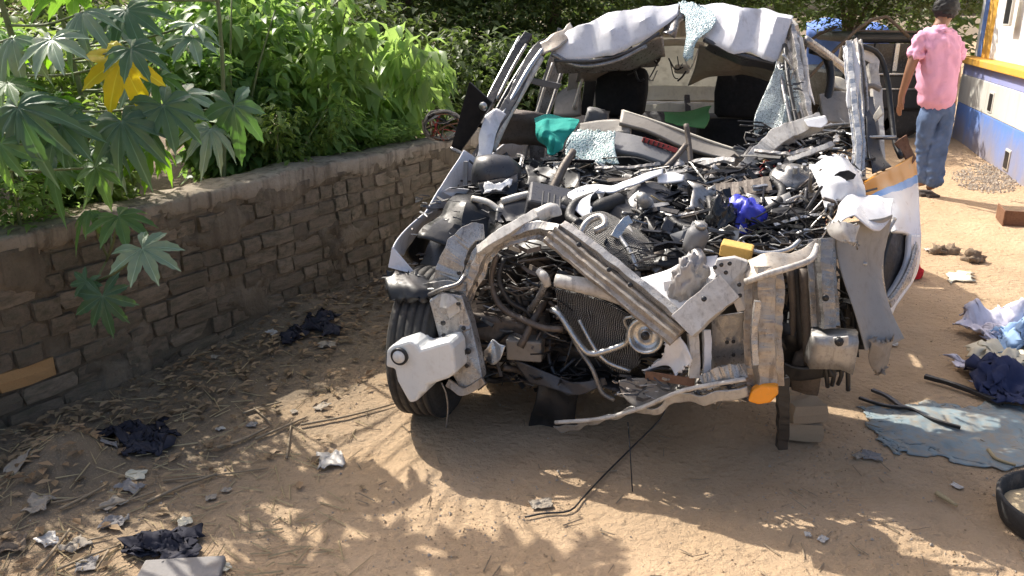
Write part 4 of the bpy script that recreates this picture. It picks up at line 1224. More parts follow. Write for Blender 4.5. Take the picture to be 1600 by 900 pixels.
tube('drive_shaft', KS('690,560,.1 760,555,.12 830,556,.2'), .03, M['brownmetal'], car)
lathe('pulley', [(.001, -.02), (.03, -.02), (.035, -.03), (.07, -.03), (.07, 0), (.06, .005), (.06, .02), (.07, .025), (.07, .04), (.001, .04)], K(775, 470, .12), VD, M['brownmetal'], car, 28)
lathe('alternator', [(.001, -.06), (.03, -.06), (.055, -.04), (.06, 0), (.06, .05), (.04, .07), (.001, .07)], K(830, 500, .1), VD + Vector((.4, 0, 0)), M['alu'], car, 24)

# --- radiator, folded in two
sheet('radiator', [KS('880,362,.06 910,342,.14 938,336,.22 972,352,.22'), KS('930,390,.0 958,376,.06 990,370,.12 1012,378,.16'), KS('965,420,-.05 985,424,-.03 1010,420,0 1040,412,.05')], M['core'], car, 20, 16, .018, 6, .02)
sheet('condenser', [KS('868,450,-.02 905,458,-.06 950,476,-.1 990,500,-.14'), KS('880,500,-.02 920,520,-.08 965,530,-.12 1000,530,-.15'), KS('905,545,.0 935,560,-.06 972,582,-.1 1000,570,-.13')], M['core'], car, 20, 16, .02, 6, .02)
beam('radiator_tank', KS('975,352,.16 990,376,.10 1008,400,.06 1030,425,.02'), .03, .03, M['primer'], car, amp=.006)
beam('radiator_tank', KS('936,400,-.02 958,430,-.04 978,428,-.04 1000,428,-.04'), .02, .02, M['grey'], car, amp=.008)
tube('coolant_pipe', KS('900,385,-.03 915,350,.02 938,338,.04 946,352,.0 928,362,-.02'), .014, M['chassis'], car)
tube('coolant_pipe', KS('976,352,.1 968,368,.06 985,395,.0 996,422,-.04'), .010, M['silver'], car)
beam('radiator_bracket', KS('960,372,.04 972,352,.08 984,344,.1'), .035, .015, M['silver'], car, amp=.008)
tube('silver_pipe', KS('868,438,-.14 910,446,-.14 945,456,-.14 985,474,-.15'), [.024, .03, .028, .02], M['offwhite'], car, 10)
tube('pipe_joint', KS('842,424,-.12 850,432,-.14 856,446,-.13'), [.014, .019, .014], M['offwhite'], car, 9)
tube('pipe_strut', KS('856,436,-.12 840,468,-.08 818,494,.0 806,512,.04'), .013, M['primer'], car)
tube('hose', KS('776,398,-.04 768,440,-.04 782,478,-.06 815,498,-.08 850,512,-.1 880,514,-.1'), .012, M['brownmetal'], car)
tube('hose', KS('788,404,-.04 780,436,-.06 796,470,-.06 822,486,-.04 840,510,-.02'), .010, M['rubber'], car)
tube('hose', KS('770,470,-.02 800,452,-.02 812,480,-.02 806,520,.0 850,560,.0'), .016, M['rubber'], car)
tube('condenser_pipe', KS('862,484,-.1 875,492,-.12 900,530,-.14 920,552,-.15 948,548,-.15 978,536,-.15 984,520,-.16'), .012, M['silver'], car)
tube('condenser_pipe', KS('868,478,-.08 884,505,-.1 905,545,-.1 925,575,-.12 940,612,-.12 960,625,-.12'), .009, M['primer'], car)
tube('condenser_pipe', KS('905,500,-.12 930,545,-.15 950,566,-.15 985,580,-.16'), .008, M['silver'], car)
tube('condenser_pipe', KS('985,520,-.16 975,500,-.17 990,494,-.18'), .006, M['silver'], car)
# horn
hc = K(1008, 525, -.24)
horn = lathe('horn', [(.001, .012), (.015, .0), (.018, .010), (.045, .018), (.050, .004), (.055, -.010), (.062, -.010), (.066, .004), (.060, .03), (.02, .05), (.001, .05)], hc, VD + Vector((.15, 0, -.1)), M['silver'], car, 36)
lathe('horn_centre', [(.001, -.008), (.012, -.008), (.016, .0), (.016, .012)], hc, VD + Vector((.15, 0, -.1)), M['dark'], horn, 18)

# --- cross members
beam('radiator_support', KS('862,362,-.10 905,398,-.14 960,442,-.20 1010,482,-.24 1062,524,-.28'), .085, .045, M['beige'], car, (.35, -1, .7), 'rib', 26, .006, 9)
beam('support_flange', KS('880,352,-.06 930,388,-.12 985,432,-.18 1058,492,-.25'), .03, .03, M['chassis'], car, (.35, -1, .7), 'box', 18, .006, 9)
for hx, hy in ((952, 421), (905, 382), (985, 445)):
    lathe('support_hole', [(.009, .004), (.009, -.0005), (.0005, .0)], K(hx, hy, -.22), Vector((-.2, .8, -.5)), M['dark'], car, 12)
beam('crush_box', KS('1068,510,-.30 1100,480,-.27 1140,448,-.24'), .095, .08, M['offwhite'], car, (-.3, -1, .5), 'box', 14, .008, 8)
lathe('crush_box_hole', [(.009, .004), (.009, -.0005), (.0005, .0)], K(1100, 467, -.325), Vector((.2, .9, -.4)), M['dark'], car, 12)
plate('corner_bracket', KS('1112,420,-.26 1122,404,-.24 1150,402,-.22 1172,410,-.22 1168,440,-.22 1160,482,-.24 1150,486,-.24 1140,450,-.26'), .03, M['offwhite'], car, .005, amp=.012)
for hx, hy in ((1117, 418), (1127, 414), (1134, 426), (1155, 445), (1156, 462), (1140, 412)):
    lathe('bracket_hole', [(.007, .004), (.007, -.0005), (.0005, .0)], K(hx, hy, -.275), VD, M['dark'], car, 12)
sheet('lamp_panel', [KS('1000,436,-.12 1040,425,-.1 1075,408,-.08 1120,404,-.06'), KS('1010,455,-.16 1045,448,-.15 1085,440,-.15 1118,435,-.16'), KS('1040,480,-.2 1062,490,-.22 1075,490,-.22 1095,470,-.22')], M['white'], car, 20, 14, .02, 9, .005)
plate('lamp_clip', KS('1036,440,-.18 1056,437,-.18 1056,452,-.18 1038,456,-.18'), .02, M['white'], car)
plate('inner_plate', KS('1112,500,-.16 1118,494,-.16 1172,486,-.15 1172,592,-.18 1112,590,-.18'), .012, M['primer'], car, amp=.004)
for hx, hy in ((1136, 535), (1146, 534), (1146, 555)):
    lathe('plate_hole', [(.0065, .004), (.0065, -.0005), (.0005, .0)], K(hx, hy, -.19), VD, M['dark'], car, 12)
beam('upright_channel', KS('1082,520,-.25 1085,555,-.26 1084,590,-.27'), .035, .03, M['offwhite'], car, None, 'C', 8, .005)
beam('upright_channel', KS('1104,515,-.22 1105,550,-.24 1104,590,-.25'), .025, .03, M['white'], car, None, 'box', 8, .004)
beam('front_post', KS('1196,415,-.22 1196,470,-.24 1195,530,-.26 1198,606,-.28'), .125, .06, M['beige'], car, (-.1, -1, .1), 'hat', 24, .010, 9)
beam('post_seam', KS('1184,470,-.31 1178,520,-.32 1180,570,-.33'), .02, .02, M['chassis'], car, None, 'box', 12, .005)
plate('marker_lamp', KS('1168,628,-.33 1174,612,-.33 1190,603,-.33 1214,604,-.33 1217,616,-.33 1204,630,-.33 1184,633,-.33'), .05, M['orange'], car, .008)
sheet('headlamp_rail', [KS('1160,415,-.18 1190,402,-.2 1225,398,-.18 1262,384,-.12 1278,368,-.06'), KS('1168,440,-.24 1195,432,-.27 1228,424,-.25 1260,412,-.2 1280,392,-.1')], M['beige'], car, 26, 9, .022, 10, .006)
tube('headlamp_rail_lip', KS('1165,440,-.26 1200,428,-.28 1240,416,-.24 1268,404,-.18 1275,384,-.1'), .011, M['offwhite'], car)
tube('rail_rod', KS('1172,392,-.1 1200,396,-.1 1232,390,-.08 1250,376,-.04'), .009, M['silver'], car)
# slanted torn bumper beam along the ground
sheet('bumper_skin', [KS('862,664,-.15 930,655,-.22 1000,640,-.28 1060,622,-.3 1120,606,-.32 1166,598,-.32'), KS('872,672,-.15 935,662,-.22 1002,648,-.28 1066,636,-.3 1124,624,-.32 1168,614,-.32')], M['alu'], car, 40, 7, .018, 12, .006)
tube('bumper_edge', KS('868,660,-.17 940,654,-.24 1005,636,-.3 1068,610,-.32 1165,592,-.32'), .008, M['offwhite'], car)
sheet('bumper_corner', [KS('965,596,-.22 985,592,-.22 1010,590,-.22'), KS('972,620,-.24 1000,618,-.24 1040,610,-.24'), KS('1000,640,-.26 1020,634,-.26 1062,614,-.26')], M['taupe'], car, 14, 12, .012, 8, .006)
sheet('bumper_corner', [KS('1010,594,-.2 1060,592,-.2 1100,590,-.22'), KS('1020,632,-.26 1060,618,-.26 1096,604,-.26')], M['taupe'], car, 14, 8, .012, 8, .006)
sheet('torn_plastic', [KS('1008,582,-.22 1030,560,-.24 1038,535,-.26 1060,528,-.28'), KS('1040,572,-.24 1055,556,-.26 1062,545,-.28 1076,550,-.3'), KS('1058,586,-.26 1068,572,-.28 1080,566,-.29 1082,560,-.3')], M['white'], car, 22, 16, .02, 14, .005, ragged=.01)
beam('rusted_lower_bar', KS('1010,586,-.24 1050,592,-.27 1085,598,-.28'), .028, .02, M['rust'], car)
beam('shredded_liner', KS('1098,596,-.3 1130,586,-.3 1166,582,-.3'), .05, .02, M['chassis'], car, None, 'box', 18, .02, 22)
M['wing_shaded'] = grimy('dusty_shaded_wing', (0.27, 0.265, 0.255), 0.5, 0, (0.20, 0.165, 0.13), 0.4, 5, 0.15)  # grey instead of white: the wing's shade painted in, with dust on top
# --- inner structure on the far side of the engine bay
beam('strut_post', KS('1288,372,-.02 1288,410,-.04 1290,450,-.06 1293,512,-.08'), .095, .05, M['primer'], car, (0, -1, .1), 'hat', 16, .008, 8)
lathe('post_hole', [(.011, .004), (.011, -.0005), (.0005, .0)], K(1290, 466, -.115), VD, M['dark'], car, 14)
block('control_arm_bracket', K(1300, 545, -.08), (.15, .10, .13), M['alu'], car, (.05, .05, .1), 0, .012, 2)
plate('bracket_tab', KS('1302,528,-.16 1326,526,-.16 1326,540,-.16 1304,544,-.16'), .012, M['offwhite'], car)
lathe('bracket_bolt', [(.001, -.01), (.013, -.01), (.015, 0), (.015, .01)], K(1311, 534, -.165), VD, M['dark'], car, 10)
lathe('coil_strut', [(.001, -.25), (.035, -.25), (.04, -.1), (.055, -.1), (.055, .0), (.04, .0), (.04, .2), (.001, .2)], K(1238, 500, .08), Vector((0, 0, 1)), M['dark'], car, 20)
rr = random.Random(44)
for i in range(6):
    a = K(1218 + 8 * i, 415 + rr.uniform(0, 10), .0 + rr.uniform(-.05, .1)); b = K(1222 + 9 * i + rr.uniform(-8, 8), 560 + rr.uniform(-20, 20), .02 + rr.uniform(-.05, .1))
    tube('suspension_rod', [a, a.lerp(b, .5) + UD * rr.uniform(-.05, .05), b], rr.uniform(.010, .022), M[rr.choice(['dark', 'rubber', 'brownmetal', 'charcoal'])], car, 7, 10)
for i in range(5):
    a = K(1312 + 5 * i, 400 + rr.uniform(-10, 20), .16); b = K(1318 + 6 * i, 540 + rr.uniform(-10, 20), .16)
    sheet('liner_strip', [[a, b], [a + UD * .025, b + UD * .03]], M['dark'], car, 10, 3, .02, 8, .004)
lathe('brake_drum', [(.001, -.05), (.06, -.05), (.11, -.03), (.12, .02), (.12, .06), (.001, .06)], K(1255, 565, .12), UD, M['brownmetal'], car, 28)
sheet('lower_arm', [KS('1215,560,.0 1250,572,-.02 1300,570,-.04'), KS('1225,590,.0 1260,590,-.02 1310,585,-.04')], M['dark'], car, 12, 6, .02, 8, .02)
for i, x in enumerate((1288, 1300, 1312, 1322)):
    tube('torn_rod', [K(x, 560, -.05), K(x + 3, 585, -.05), K(x + rr.uniform(-4, 6), 598 + rr.uniform(0, 12), -.04)], .008, M['dark'], car, 6, 6)
beam('dangling_post', KS('1222,590,-.15 1224,640,-.15 1222,700,-.14'), .04, .03, M['dark'], car, None, 'C', 12, .010)

# --- front wing on the yard side: concave panel
sheet('front_wing', [KS('1306,352,.02 1340,346,.05 1376,342,.12 1394,336,.2'), KS('1306,388,.0 1335,384,.04 1368,380,.14 1386,372,.22'), KS('1316,432,-.04 1340,428,.03 1366,428,.12 1377,426,.18'), KS('1336,490,-.08 1356,488,.0 1380,486,.05 1390,482,.1'), KS('1352,548,-.08 1372,546,-.04 1396,538,.0 1412,530,.05')], M['wing_shaded'], car, 22, 30, .004, 4, .004, fold=1.5)
sheet('wing_top', [KS('1288,352,.02 1318,344,.0 1350,350,.02 1372,352,.1'), KS('1306,330,.12 1330,322,.14 1362,328,.16 1392,338,.2'), KS('1322,316,.3 1345,306,.34 1372,306,.36 1396,310,.4')], M['white_shell'], car, 26, 20, .022, 9, .004, fold=2.6, splv=False)
sheet('wing_tear', [KS('1290,356,-.02 1318,350,-.04 1344,352,-.02'), KS('1298,372,-.04 1320,366,-.06 1336,374,-.04'), KS('1320,380,-.06 1330,378,-.06 1340,382,-.05')], M['offwhite'], car, 14, 10, .018, 12, .006, ragged=.012)
sheet('shredded_wing_end', [KS('1352,540,-.06 1372,540,-.04 1396,532,.0'), KS('1350,565,-.06 1372,560,-.04 1388,556,.0'), KS('1358,585,-.05 1372,590,-.04 1384,574,.0')], M['taupe'], car, 16, 12, .035, 14, .004, ragged=.02)
# headlamp housing with a dark socket
sheet('headlamp_shell', [KS('1268,268,.4 1290,248,.42 1318,248,.44 1342,272,.46'), KS('1276,290,.3 1298,272,.32 1325,280,.34 1348,306,.36'), KS('1294,330,.22 1310,318,.22 1328,320,.24 1346,326,.28')], M['white'], car, 24, 20, .026, 10, .004, ragged=.02, splv=False)
plate('lamp_socket', KS('1303,274,.30 1312,268,.305 1326,266,.31 1338,273,.30 1334,280,.29 1324,282,.285 1320,288,.28 1309,283,.285'), .006, M['matte_black'], car)
# door with the orange and blue stripe
sheet('striped_door', [KS('1346,288,.52 1372,272,.7 1398,260,.86 1430,240,1.06'), KS('1352,312,.5 1380,296,.68 1404,286,.82 1432,272,1.0'), KS('1388,345,.44 1402,335,.58 1416,330,.74 1433,320,.95'), KS('1398,362,.4 1410,366,.52 1422,370,.66 1434,372,.85')], M['stripe'], car, 26, 26, .008, 4, .02)
sheet('door_lower', [KS('1420,366,.58 1436,366,.85'), KS('1416,410,.50 1434,410,.75'), KS('1400,444,.40 1420,446,.6'), KS('1382,472,.32 1398,476,.45'), KS('1384,492,.32 1391,490,.4')], M['white'], car, 8, 20, .006, 6, .02)
tube('door_rim', KS('1397,342,.38 1382,372,.3 1376,412,.26 1379,448,.26 1386,470,.28 1402,452,.34 1420,420,.46 1431,384,.58'), .010, M['chassis'], car, 7, 40)
sheet('door_cavity', [KS('1398,348,.46 1412,352,.6 1428,376,.72'), KS('1378,410,.36 1398,412,.45 1420,420,.58'), KS('1382,462,.34 1392,460,.38 1402,452,.42')], M['dark'], car, 10, 10, .01, 6, .01)
sheet('door_rim_wide', [KS('1431,378,.64 1420,424,.5 1400,456,.38 1388,474,.3'), KS('1434,392,.66 1424,434,.52 1404,464,.4 1390,482,.3')], M['chassis'], car, 20, 4, .005, 9, .006)
sheet('torn_door_edge', [KS('1400,226,1.0 1414,215,1.05'), KS('1408,246,1.0 1424,238,1.05'), KS('1418,262,.98 1430,250,1.02')], M['rust'], car, 6, 10, .015, 12, .006)
# flared door frames on the yard side
beam('door_frame', KS('1326,66,1.0 1330,110,.92 1336,170,.82 1342,230,.72 1338,300,.6'), .05, .04, M['silver'], car, (-.4, -1, .2), 'hat', 24, .006)
beam('door_frame', KS('1340,62,1.1 1346,110,1.0 1350,180,.9 1346,260,.72 1344,300,.62'), .06, .04, M['chassis'], car, (.3, -1, .2), 'rib', 24, .006)
sheet('door_frame_skin', [KS('1318,76,.98 1322,120,.9 1328,170,.82'), KS('1334,64,1.0 1340,110,.92 1344,170,.84')], M['white'], car, 14, 6, .008, 8, .006)
tube('door_seal', KS('1347,72,1.15 1372,84,1.2 1386,120,1.2 1392,170,1.15 1398,220,1.05 1408,246,.98'), .012, M['dark'], car)
sheet('door_frame_top', [KS('1345,64,1.15 1362,74,1.2 1375,92,1.2'), KS('1346,90,1.15 1360,98,1.2 1372,112,1.2')], M['white'], car, 12, 6, .008, 8, .006)
beam('door_channel', KS('1362,100,1.15 1370,150,1.1 1372,220,.95 1376,262,.85'), .04, .03, M['offwhite'], car, (0, -1, .1), 'box', 16, .008)
sheet('door_glass_run', [KS('1348,150,.98 1366,150,1.0'), KS('1350,210,.85 1372,215,.9'), KS('1348,262,.72 1384,268,.8')], M['grey'], car, 8, 16, .012, 6, .006)
sheet('door_trim', [KS('1352,170,.9 1358,160,.92'), KS('1358,240,.76 1378,240,.82'), KS('1366,270,.68 1392,262,.78')], M['charcoal'], car, 8, 14, .015, 8, .006)
sheet('door_trim_scrap', [KS('1366,180,.9 1376,165,.92'), KS('1362,196,.88 1382,178,.9')], M['cream'], car, 6, 5, .008, 9, .006)
tube('torn_cable', KS('1348,148,1.0 1360,134,1.0 1376,140,1.0'), .012, M['taupe'], car)
# far front pillar, shredded
beam('windscreen_pillar', KS('1236,44,1.42 1244,90,1.28 1256,150,1.12 1268,210,.95 1262,250,.86'), .05, .05, M['chassis'], car, (0, -1, .2), 'hat', 22, .012, 10)
tube('pillar_strip', KS('1226,70,1.34 1232,130,1.16 1244,190,1.0 1252,245,.86'), .011, M['dark'], car)
tube('pillar_strip', KS('1250,60,1.38 1258,110,1.24 1262,170,1.08 1282,215,.95'), .013, M['offwhite'], car)
tube('pillar_strip', KS('1216,98,1.28 1226,150,1.1 1240,210,.95 1246,240,.88'), .010, M['primer'], car)
sheet('pillar_skin', [KS('1238,50,1.42 1250,62,1.4 1262,92,1.35'), KS('1240,96,1.3 1256,100,1.3 1266,130,1.25'), KS('1252,150,1.14 1264,150,1.14 1272,165,1.14')], M['white'], car, 10, 16, .014, 10, .005)
for i in range(12):
    a = K(1214 + rr.uniform(0, 34), 84 + rr.uniform(0, 60), 1.25 + rr.uniform(-.05, .08)); b = a + Vector((rr.uniform(-.05, .09), rr.uniform(-.05, .05), -rr.uniform(.08, .3)))
    tube('shredded_strip', [a, a.lerp(b, .5) + UD * rr.uniform(-.03, .03), b], rr.uniform(.003, .009), M[rr.choice(['dark', 'primer', 'silver', 'charcoal', 'chassis'])], car, 5, 8)
tube('door_opening_seal', KS('1268,78,1.75 1288,86,1.8 1298,112,1.8 1294,150,1.75 1282,176,1.7'), .022, M['dark'], car)
sheet('rear_door_panel', [KS('1282,148,1.75 1310,142,1.8 1336,146,1.85'), KS('1290,190,1.55 1312,192,1.6 1332,196,1.65')], M['taupe'], car, 12, 10, .02, 6, .02)
sheet('rear_door_cap', [KS('1292,120,1.9 1312,122,1.9 1328,132,1.9'), KS('1294,136,1.85 1312,140,1.85 1328,144,1.85')], M['cream'], car, 10, 6, .012, 8, .012)
tube('roof_side_rail', KS('1258,62,1.6 1290,84,1.75 1316,104,1.95 1330,118,2.1'), .022, M['chassis'], car)

# --- dashboard wreckage
beam('dash_beam', KS('1150,270,.72 1178,250,.74 1212,222,.78 1240,205,.8 1284,188,.82'), .075, .06, M['offwhite'], car, (-.2, -1, .8), 'box', 26, .018, 9, taper=[.5, .9, 1, .9, .8])
plate('dash_beam_end', KS('1256,188,.76 1290,181,.78 1294,192,.76 1284,200,.74 1262,198,.74'), .03, M['white'], car, .005)
sheet('dash_panel', [KS('972,174,1.05 1040,196,1.0 1110,222,.95 1170,240,.9'), KS('968,194,.98 1040,216,.94 1105,242,.9 1150,252,.86')], M['taupe'], car, 22, 8, .008, 5, .02)
tube('dash_edge', KS('973,173,1.04 1040,195,.99 1110,221,.94 1170,240,.89'), .006, M['cream'], car)
sheet('dash_lower', [KS('960,205,.92 1000,216,.9 1058,238,.88'), KS('955,232,.8 995,246,.78 1040,258,.78')], M['grey'], car, 14, 8, .014, 6, .03)
beam('vent_slot', KS('1004,218,.86 1030,226,.85 1058,236,.84'), .022, .012, M['wire_r'], car, None, 'box', 8)
for i in range(7):
    p = K(1006 + 7.5 * i, 219 + 2.4 * i, .845)
    block('vent_fin', p, (.006, .012, .022), M['dark'], car, (0, .3, 0), .001)
sheet('dash_left', [KS('905,196,1.05 940,192,1.05 985,192,1.02'), KS('905,212,1.0 945,210,1.0 985,212,.96')], M['taupe'], car, 12, 5, .01, 6, .03)
tube('steering_column', KS('1072,194,.85 1076,220,.82 1080,256,.76'), .012, M['brownmetal'], car)
tube('steering_column', KS('1072,226,.78 1056,246,.72 1040,262,.66'), .012, M['brownmetal'], car)
sheet('cracked_glass', [KS('896,206,.82 925,202,.84 962,208,.84'), KS('885,226,.74 925,228,.76 960,232,.76'), KS('884,244,.68 930,252,.7 968,256,.7')], M['crackle'], car, 18, 14, .012, 8, .004, ragged=.01)
# glossy air duct on the wall side
lathe('air_duct', [(.001, -.11), (.06, -.10), (.085, -.03), (.09, .04), (.06, .10), (.001, .11)], K(775, 272, .52), Vector((.9, .1, -.2)), M['charcoal'], car, 24)
sheet('duct_cover', [KS('750,262,.52 775,248,.56 810,262,.56'), KS('748,285,.42 780,280,.44 812,284,.46'), KS('752,300,.38 785,300,.38 808,306,.4')], M['gloss'], car, 14, 12, .02, 8, .006)
sheet('duct_scrap', [KS('756,290,.36 775,284,.36 800,282,.38'), KS('758,300,.34 778,294,.34 798,292,.36')], M['white'], car, 10, 5, .015, 16, .004, ragged=.01)
tube('cowl_bar', KS('838,340,.35 862,300,.42 880,262,.5 896,236,.58'), [.016, .02, .016], M['brownmetal'], car, 8)
tube('cowl_bar', KS('784,315,.3 815,306,.32 850,300,.34'), .016, M['offwhite'], car)
tube('cowl_bar', KS('738,310,.32 762,316,.3 782,330,.28'), .014, M['offwhite'], car)
# white torn bonnet strip lying across
sheet('bonnet_strip', [KS('868,312,.32 905,296,.36 960,286,.42 1000,275,.46 1036,264,.5'), KS('872,322,.26 912,308,.3 962,297,.38 1004,284,.43 1036,272,.48')], M['white'], car, 30, 5, .010, 10, .005)
sheet('bonnet_tear', [KS('884,302,.3 915,296,.34 940,296,.36'), KS('890,318,.24 918,316,.26 932,306,.3'), KS('908,336,.2 918,332,.2 924,322,.24')], M['white'], car, 14, 10, .014, 12, .004, ragged=.01)
sheet('bonnet_scrap', [KS('1028,272,.48 1050,268,.5 1070,274,.5'), KS('1030,284,.45 1050,284,.46 1068,282,.48')], M['white'], car, 10, 5, .01, 12, .006)

# --- crushed tangle of the engine bay
sheet('sun_blocking_sheet', [[L(-.72, .10, .70), L(-.2, .06, .68), L(.3, .02, .70), L(.82, .06, .68)], [L(-.70, .45, .86), L(-.2, .45, .86), L(.3, .42, .86), L(.82, .45, .86)], [L(-.66, .85, .92), L(0, .90, .90), L(.75, .85, .92)]], M['dark'], car, 30, 22, .05, 6, .006)  # hidden dark sheet added below the tangle to stop sun leaking through
cl = random.Random(99)
def vtop(py): return max(0.0, .74 * (415 - py) / 165) + .05 * math.sin(py * .37)
def spot(x0, x1, y0, y1, dv=0.08):
    px, py = cl.uniform(x0, x1), cl.uniform(y0, y1)
    return px, py, K(px, py, vtop(py) + cl.uniform(-dv * .3, dv))
ZONES = [(750, 900, 250, 350), (880, 1060, 290, 400), (1040, 1290, 255, 390), (1100, 1270, 290, 400), (1180, 1340, 200, 330), (930, 1120, 260, 400)]
def dirn(zs=.4):
    a = cl.uniform(0, 2 * math.pi)
    return Vector((math.cos(a), math.sin(a) * .8, cl.uniform(-zs, zs)))
for i in range(60):
    z = ZONES[i % len(ZONES)]
    _, _, p = spot(*z)
    d = dirn(.3); ln = cl.uniform(.12, .34)
    e = dirn(.3)
    pts = [p - d * ln * .5, p + e * .05, p + d * ln * .3 + e * .06, p + d * ln * .55 + Vector((0, 0, -.05))]
    tube('hose', pts, cl.uniform(.004, .012), M[cl.choice(['rubber', 'dark', 'rubber', 'charcoal', 'brownmetal', 'dark', 'rubber', 'primer'])], car, 6, 10)
for i in range(90):
    z = ZONES[i % len(ZONES)]
    _, _, p = spot(*z, dv=.05)
    d = dirn(.35); e = dirn(.4); ln = cl.uniform(.08, .26)
    tube('wire', [p - d * ln * .5, p + e * .04, p + d * ln * .5 - e * .03, p + d * ln * .6 + Vector((0, 0, -.06))], cl.uniform(.002, .0045), M[cl.choice(['dark', 'silver', 'primer', 'dark', 'offwhite', 'wire_y', 'wire_r', 'rubber', 'chassis'])], car, 5, 9)
for i in range(150):
    z = ZONES[i % len(ZONES)]
    _, _, p = spot(*z, dv=.1)
    d = dirn(.5).normalized(); e = dirn(.7); e = (e - d * e.dot(d)).normalized()
    ln, w = cl.uniform(.05, .19), cl.uniform(.01, .06)
    sheet('metal_scrap', [[p - d * ln / 2 - e * w / 2, p - e * w * .4 + d.cross(e) * .02, p + d * ln / 2 - e * w / 2], [p - d * ln / 2 + e * w / 2, p + e * w * .5 + d.cross(e) * .03, p + d * ln / 2 + e * w * .2]],
          M[cl.choice(['primer', 'dark', 'grey', 'dark', 'alu', 'charcoal', 'brownmetal', 'chassis', 'silver', 'charcoal', 'dark', 'dark', 'gloss', 'gloss', 'brownmetal'])], car, 7, 5, .018, 14, .004, smooth=False, ragged=.008)
for i in range(30):
    z = ZONES[i % len(ZONES)]
    _, py, p = spot(*z, dv=.14)
    s = cl.uniform(.03, .13)
    block('broken_casing', p - Vector((0, 0, .03)), (s, s * cl.uniform(.6, 1.4), s * cl.uniform(.4, .9)), M[cl.choice(['dark', 'charcoal', 'brownmetal', 'alu', 'grey', 'dark', 'rubber'])], car, (cl.uniform(-1, 1), cl.uniform(-1, 1), cl.uniform(0, 3)), 0, s * .2, 2)
for i in range(34):
    z = ZONES[i % len(ZONES)]
    _, _, p = spot(*z, dv=.05)
    d = dirn(.3).normalized(); ln = cl.uniform(.06, .22)
    beam('bracket', [p - d * ln / 2, p + Vector((0, 0, .02)), p + d * ln / 2 + dirn() * .03], cl.uniform(.014, .03), cl.uniform(.008, .016), M[cl.choice(['chassis', 'primer', 'silver', 'offwhite', 'alu'])], car, (cl.uniform(-.5, .5), -.6, 1), cl.choice(['C', 'box', 'hat']), 7, .006, 14)
# darker tangle low in the front opening
for i in range(46):
    px, py = cl.uniform(748, 900), cl.uniform(395, 590)
    p = K(px, py, cl.uniform(-.02, .16))
    d = Vector((cl.uniform(-1, 1), cl.uniform(-.4, .6), cl.uniform(-1, 1))).normalized(); ln = cl.uniform(.08, .26)
    e = Vector((cl.uniform(-1, 1), cl.uniform(-.5, .5), cl.uniform(-1, 1)))
    if i % 3 < 2:
        tube('hose', [p - d * ln / 2, p + e * .04, p + d * ln / 2], cl.uniform(.005, .016), M[cl.choice(['rubber', 'dark', 'brownmetal', 'rubber', 'primer', 'charcoal'])], car, 6, 9)
    else:
        block('broken_casing', p + VD * .05, (cl.uniform(.03, .09),) * 3, M[cl.choice(['dark', 'brownmetal', 'brownmetal', 'charcoal'])], car, (cl.uniform(-1, 1), cl.uniform(-1, 1), 0), 0, .02, 2)
for i in range(22):
    px, py = cl.uniform(1000, 1120), cl.uniform(575, 612)
    p = K(px, py, -.2 + cl.uniform(-.05, .1))
    d = Vector((1, cl.uniform(-.3, .3), cl.uniform(-.4, .4)))
    tube('shredded_strip', [p, p + d * .05 + Vector((0, 0, .01)), p + d * .1], .004, M[cl.choice(['dark', 'offwhite', 'primer', 'charcoal'])], car, 5, 6)
# shredded end of the far inner wing, soil-coloured
for i in range(40):
    px, py = cl.uniform(1240, 1330), cl.uniform(262, 340)
    p = K(px, py, .25 + .35 * (330 - py) / 80 + cl.uniform(-.03, .05))
    d = Vector((cl.uniform(-1, .6), cl.uniform(-.6, .2), cl.uniform(-1, .3))).normalized()
    tube('shredded_strip', [p, p + d * .05 + Vector((cl.uniform(-.02, .02),) * 3), p + d * cl.uniform(.07, .15)], cl.uniform(.003, .009), M[cl.choice(['dark', 'taupe', 'primer', 'brownmetal', 'charcoal', 'chassis'])], car, 5, 7)
for i in range(34):
    z = ZONES[i % len(ZONES)]
    _, _, p = spot(*z, dv=.06)
    d = (UD * cl.uniform(.4, 1) + Vector((cl.uniform(-.5, .5), cl.uniform(-.6, .6), cl.uniform(-.25, .25)))).normalized(); e = Vector((cl.uniform(-.3, .3), cl.uniform(.2, 1), cl.uniform(.2, 1))); e = (e - d * e.dot(d)).normalized()
    ln, w = cl.uniform(.16, .34), cl.uniform(.04, .12)
    sheet('torn_panel', [[p - d * ln / 2 - e * w / 2, p - e * w * .4, p + d * ln / 2 - e * w / 2], [p - d * ln / 2 + e * w / 2, p + e * w * .5, p + d * ln / 2 + e * w * .3]],
          M[cl.choice(['dark', 'gloss', 'charcoal', 'primer', 'grey', 'brownmetal', 'chassis', 'dark', 'alu'])], car, 12, 8, .02, 10, .003, ragged=.025)
for i in range(44):
    z = ZONES[i % len(ZONES)]
    _, _, p = spot(*z, dv=.03)
    d = (UD * cl.choice((-1, 1)) * cl.uniform(.5, 1.2) + Vector((cl.uniform(-.4, .4), cl.uniform(-.7, .7), cl.uniform(-.15, .15)))).normalized(); ln = cl.uniform(.2, .5)
    q = [p + d * ln * t + Vector((cl.uniform(-.04, .04), cl.uniform(-.04, .04), cl.uniform(-.015, .03))) for t in (-.5, -.25, 0, .25, .5)]
    tube('wiring_loom', q, cl.uniform(.003, .008), M[cl.choice(['dark', 'rubber', 'dark', 'primer', 'charcoal', 'rubber', 'silver'])], car, 5, 16)
